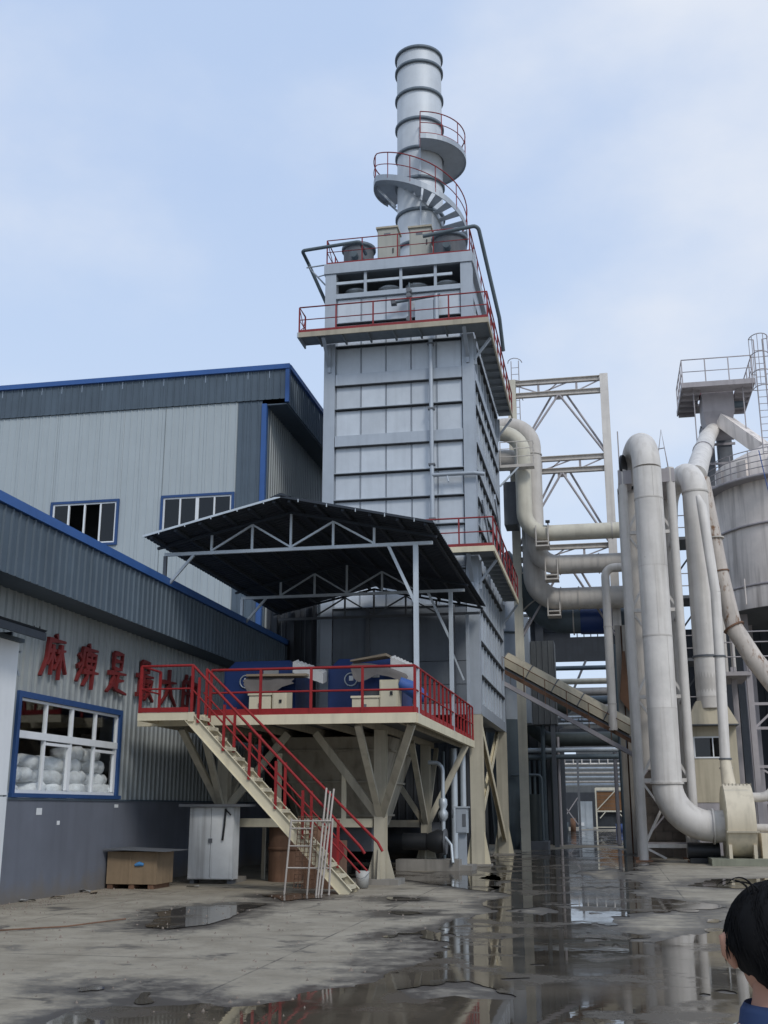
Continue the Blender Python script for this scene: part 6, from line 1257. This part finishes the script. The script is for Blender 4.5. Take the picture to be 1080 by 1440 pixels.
for k, (x, w, h) in enumerate(((-3.5, .5, .7), (-2.9, .4, 1.0), (.5, .5, .6))): solo('drum', MB().lathe((x, 88, 0), [(0, 0), (w / 2, 0), (w / 2, h), (0, h)], 16), ['darkpipe', 'rust', 'machine'][k], ['dark steel drum by the far rack', 'rusty drum right of the dark drum at the far end', 'blue drum near the brown boarded shed'][k], 'drum', 'drums at the far end')
# ---------------------------------------------------------------- person at the lower right, seen from behind
def skin_body(name, joints, edges, mat, parent, sub=2):
    me = bpy.data.meshes.new(name); me.from_pydata([j[0] for j in joints], edges, []); o = bpy.data.objects.new(name, me); COL.objects.link(o)
    sk = o.modifiers.new('skin', 'SKIN'); sk.use_smooth_shade = True
    for i, j in enumerate(joints): me.skin_vertices[0].data[i].radius = j[1] if isinstance(j[1], tuple) else (j[1], j[1])
    me.skin_vertices[0].data[0].use_root = True
    ss = o.modifiers.new('sub', 'SUBSURF'); ss.levels = sub; ss.render_levels = sub
    dg = bpy.context.evaluated_depsgraph_get(); nm = bpy.data.meshes.new_from_object(o.evaluated_get(dg)); bpy.data.objects.remove(o)
    nm.materials.clear(); nm.materials.append(M[mat]); nm.polygons.foreach_set('use_smooth', [True] * len(nm.polygons)); nm.name = name
    q = place(name, nm, WL[parent.name], parent); return q
PX, PY = .295, 2.32
pr_ = thing('person', 'person with short black hair in a white shirt with navy collar seen from behind', 'person', (PX, PY, 0))
J = [((0, 0, .86), (.13, .10)), ((0, 0, 1.02), (.125, .095)), ((0, 0, 1.16), (.14, .10)), ((0, -.01, 1.25), (.11, .085)), ((0, 0, 1.31), .056), ((0, .012, 1.37), .052), ((0, .03, 1.43), (.062, .075)), ((0, .025, 1.49), (.07, .085)), ((0, .015, 1.525), (.045, .055)),
     ((.08, 0, .80), .085), ((.095, .02, .45), .055), ((.10, -.01, .08), .038), ((.105, .12, .03), .03), ((-.08, 0, .80), .085), ((-.095, .02, .45), .055), ((-.10, -.01, .08), .038), ((-.105, .12, .03), .03),
     ((.155, -.005, 1.245), .052), ((.205, 0, 1.0), .038), ((.20, .05, .79), .026), ((.20, .07, .72), (.02, .032)), ((-.155, -.005, 1.245), .052), ((-.205, 0, 1.0), .038), ((-.20, .05, .79), .026), ((-.20, .07, .72), (.02, .032))]
E_ = [(0, 1), (1, 2), (2, 3), (3, 4), (4, 5), (5, 6), (6, 7), (7, 8), (0, 9), (9, 10), (10, 11), (11, 12), (0, 13), (13, 14), (14, 15), (15, 16), (3, 17), (17, 18), (18, 19), (19, 20), (3, 21), (21, 22), (22, 23), (23, 24)]
skin_body('body', J, E_, 'skin', pr_)
for s_ in (1, -1):
    for k in range(4):
        y = .045 + k * .018; l = (.055, .065, .062, .048)[k]
        part('finger', MB().tube([(PX + s_ * .2, PY + y + .02, .70), (PX + s_ * .198, PY + y + .028, .70 - l * .6), (PX + s_ * .188, PY + y + .03, .70 - l)], [.009, .0085, .006], 8), 'skin', pr_)
    part('thumb', MB().tube([(PX + s_ * .19, PY + .095, .735), (PX + s_ * .178, PY + .118, .70), (PX + s_ * .172, PY + .12, .67)], [.011, .010, .007], 8), 'skin', pr_)
def ell(c, rx, ry, rz, n=24, q=16, v0=-90, v1=90, fn=None):
    m = MB(); vs = []
    for i in range(q + 1):
        v = rad(v0 + (v1 - v0) * i / q)
        for j in range(n):
            a = 2 * math.pi * j / n; k = fn(a, v) if fn else 1
            vs.append((c[0] + rx * math.cos(v) * math.cos(a) * k, c[1] + ry * math.cos(v) * math.sin(a) * k, c[2] + rz * math.sin(v) * k))
    m.add(vs, [(i * n + j, i * n + (j + 1) % n, (i + 1) * n + (j + 1) % n, (i + 1) * n + j) for i in range(q) for j in range(n)], True); return m
# head: skull with face on +Y side, hair cap covering the back
part('face', ell((PX, PY + .04, 1.445), .072, .088, .105, fn=lambda a, v: 1 + .04 * max(0, math.sin(a)) * math.cos(v)), 'skin', pr_)
part('nose', MB().tube([(PX, PY + .125, 1.47), (PX, PY + .15, 1.425), (PX, PY + .125, 1.415)], [.008, .014, .010], 8), 'skin', pr_)
part('mouth', MB().tube([(PX - .022, PY + .122, 1.388), (PX, PY + .13, 1.39), (PX + .022, PY + .122, 1.388)], [.003, .007, .003], 6), 'redold', pr_)
for s_ in (1, -1):
    part('eye', ell((PX + s_ * .03, PY + .116, 1.462), .012, .008, .008, 10, 6), 'white', pr_)
    part('ear', MB().tube([(PX + s_ * .078, PY + .02, 1.475), (PX + s_ * .094, PY + .008, 1.462), (PX + s_ * .092, PY + .01, 1.435), (PX + s_ * .078, PY + .024, 1.412)], [.008, .014, .012, .008], 10), 'skin', pr_)
hair = ell((PX, PY + .02, 1.448), .097, .110, .116, 40, 26, -72, 90, lambda a, v: 1 + .018 * math.sin(11 * a + 5 * v) + .012 * math.sin(23 * a - 9 * v) - (.16 * max(0, math.sin(a)) if v < .2 else 0) - .17 * min(1, max(0, abs(math.cos(a)) - .55) / .3) * min(1, max(0, -.02 - v) / .2) - .14 * max(0, -v - .45) + .022 * math.sin(3 * a + 2) * math.sin(2.4 * v + .6) - max(0, -v - .35) * .28 * (1 - max(0, -math.sin(a)) * .25))
part('hair', hair, 'hair', pr_)
strands = MB()
for k in range(1500):                                               # short strands lying along the scalp from the crown down
    a = random.uniform(0, 2 * math.pi); v0 = random.uniform(-.3, 1.4)
    if math.sin(a) > .45 and v0 < .5: continue
    if abs(math.cos(a)) > .6 and v0 < .15: continue
    q_ = []
    for t in range(5):
        v = v0 - t * .11; aa = a + .05 * t + .03 * t * math.sin(k); sh = (1 - max(0, -v - .35) * .26) * 1.004 + random.uniform(.0, .014) + (random.uniform(0, .02) if t == 4 else 0)
        q_.append(V3((PX, PY + .02, 1.448)) + V3((math.cos(v) * math.cos(aa) * .097, math.cos(v) * math.sin(aa) * .110, math.sin(v) * .116)) * sh)
    strands.tube(q_, [.0006, .0011, .0012, .0010, .0003], 3)
part('hair_strands', strands, 'hair', pr_)['kind'] = 'stuff'
cowl = MB()
for k, (w, h) in enumerate(((.034, .022), (.028, .026), (.040, .018))):
    cowl.tube([(PX - .05 - w * (1 - math.cos(rad(a))) * .9 + .01 * k, PY - .03 + .006 * k, 1.548 + h * math.sin(rad(a))) for a in range(0, 151, 15)], [.0026 - .00022 * i_ for i_ in range(11)], 5)
part('hair_tuft', cowl, 'hair', pr_)
tor = MB(); q = [(.86, .155, .115), (.95, .15, .11), (1.05, .158, .115), (1.15, .18, .12), (1.22, .185, .115), (1.265, .165, .10), (1.295, .115, .085), (1.318, .074, .072)]; n = 28; vs = []
for z, a, b in q: vs += [(PX + a * math.cos(2 * math.pi * j / n) * (1 + .02 * math.sin(7 * j + z * 40)), PY + b * math.sin(2 * math.pi * j / n), z) for j in range(n)]
tor.add(vs, [(i * n + j, i * n + (j + 1) % n, (i + 1) * n + (j + 1) % n, (i + 1) * n + j) for i in range(len(q) - 1) for j in range(n)], True); part('shirt', tor, 'shirt', pr_)
for s_ in (1, -1): part('sleeve', MB().tube([(PX + s_ * .13, PY, 1.262), (PX + s_ * .175, PY, 1.225), (PX + s_ * .20, PY, 1.12), (PX + s_ * .21, PY, 1.02)], [.06, .068, .064, .06], 16), 'navy', pr_)
part('collar', MB().lathe((PX, PY + .004, 0), [(.086, 1.300), (.079, 1.338), (.070, 1.352), (.068, 1.338), (.072, 1.305)], 28), 'navy', pr_)
part('yoke', MB().lathe((PX, PY, 0), [(.150, 1.281), (.128, 1.2925), (.10, 1.306), (.088, 1.312)], 28), 'shirt', pr_)
part('trousers', MB().tube([(PX, PY, .96), (PX, PY, .9), (PX, PY, .80)], [.15, .158, .15], 24).tube([(PX + .08, PY, .86), (PX + .095, PY + .02, .45), (PX + .10, PY, .06)], [.10, .075, .06], 18).tube([(PX - .08, PY, .86), (PX - .095, PY + .02, .45), (PX - .10, PY, .06)], [.10, .075, .06], 18), 'trouser', pr_)
for s_ in (1, -1): part('shoe', MB().tube([(PX + s_ * .10, PY - .06, .035), (PX + s_ * .10, PY + .02, .05), (PX + s_ * .105, PY + .12, .035), (PX + s_ * .105, PY + .16, .03)], [.03, .045, .04, .02], 12), 'black', pr_)
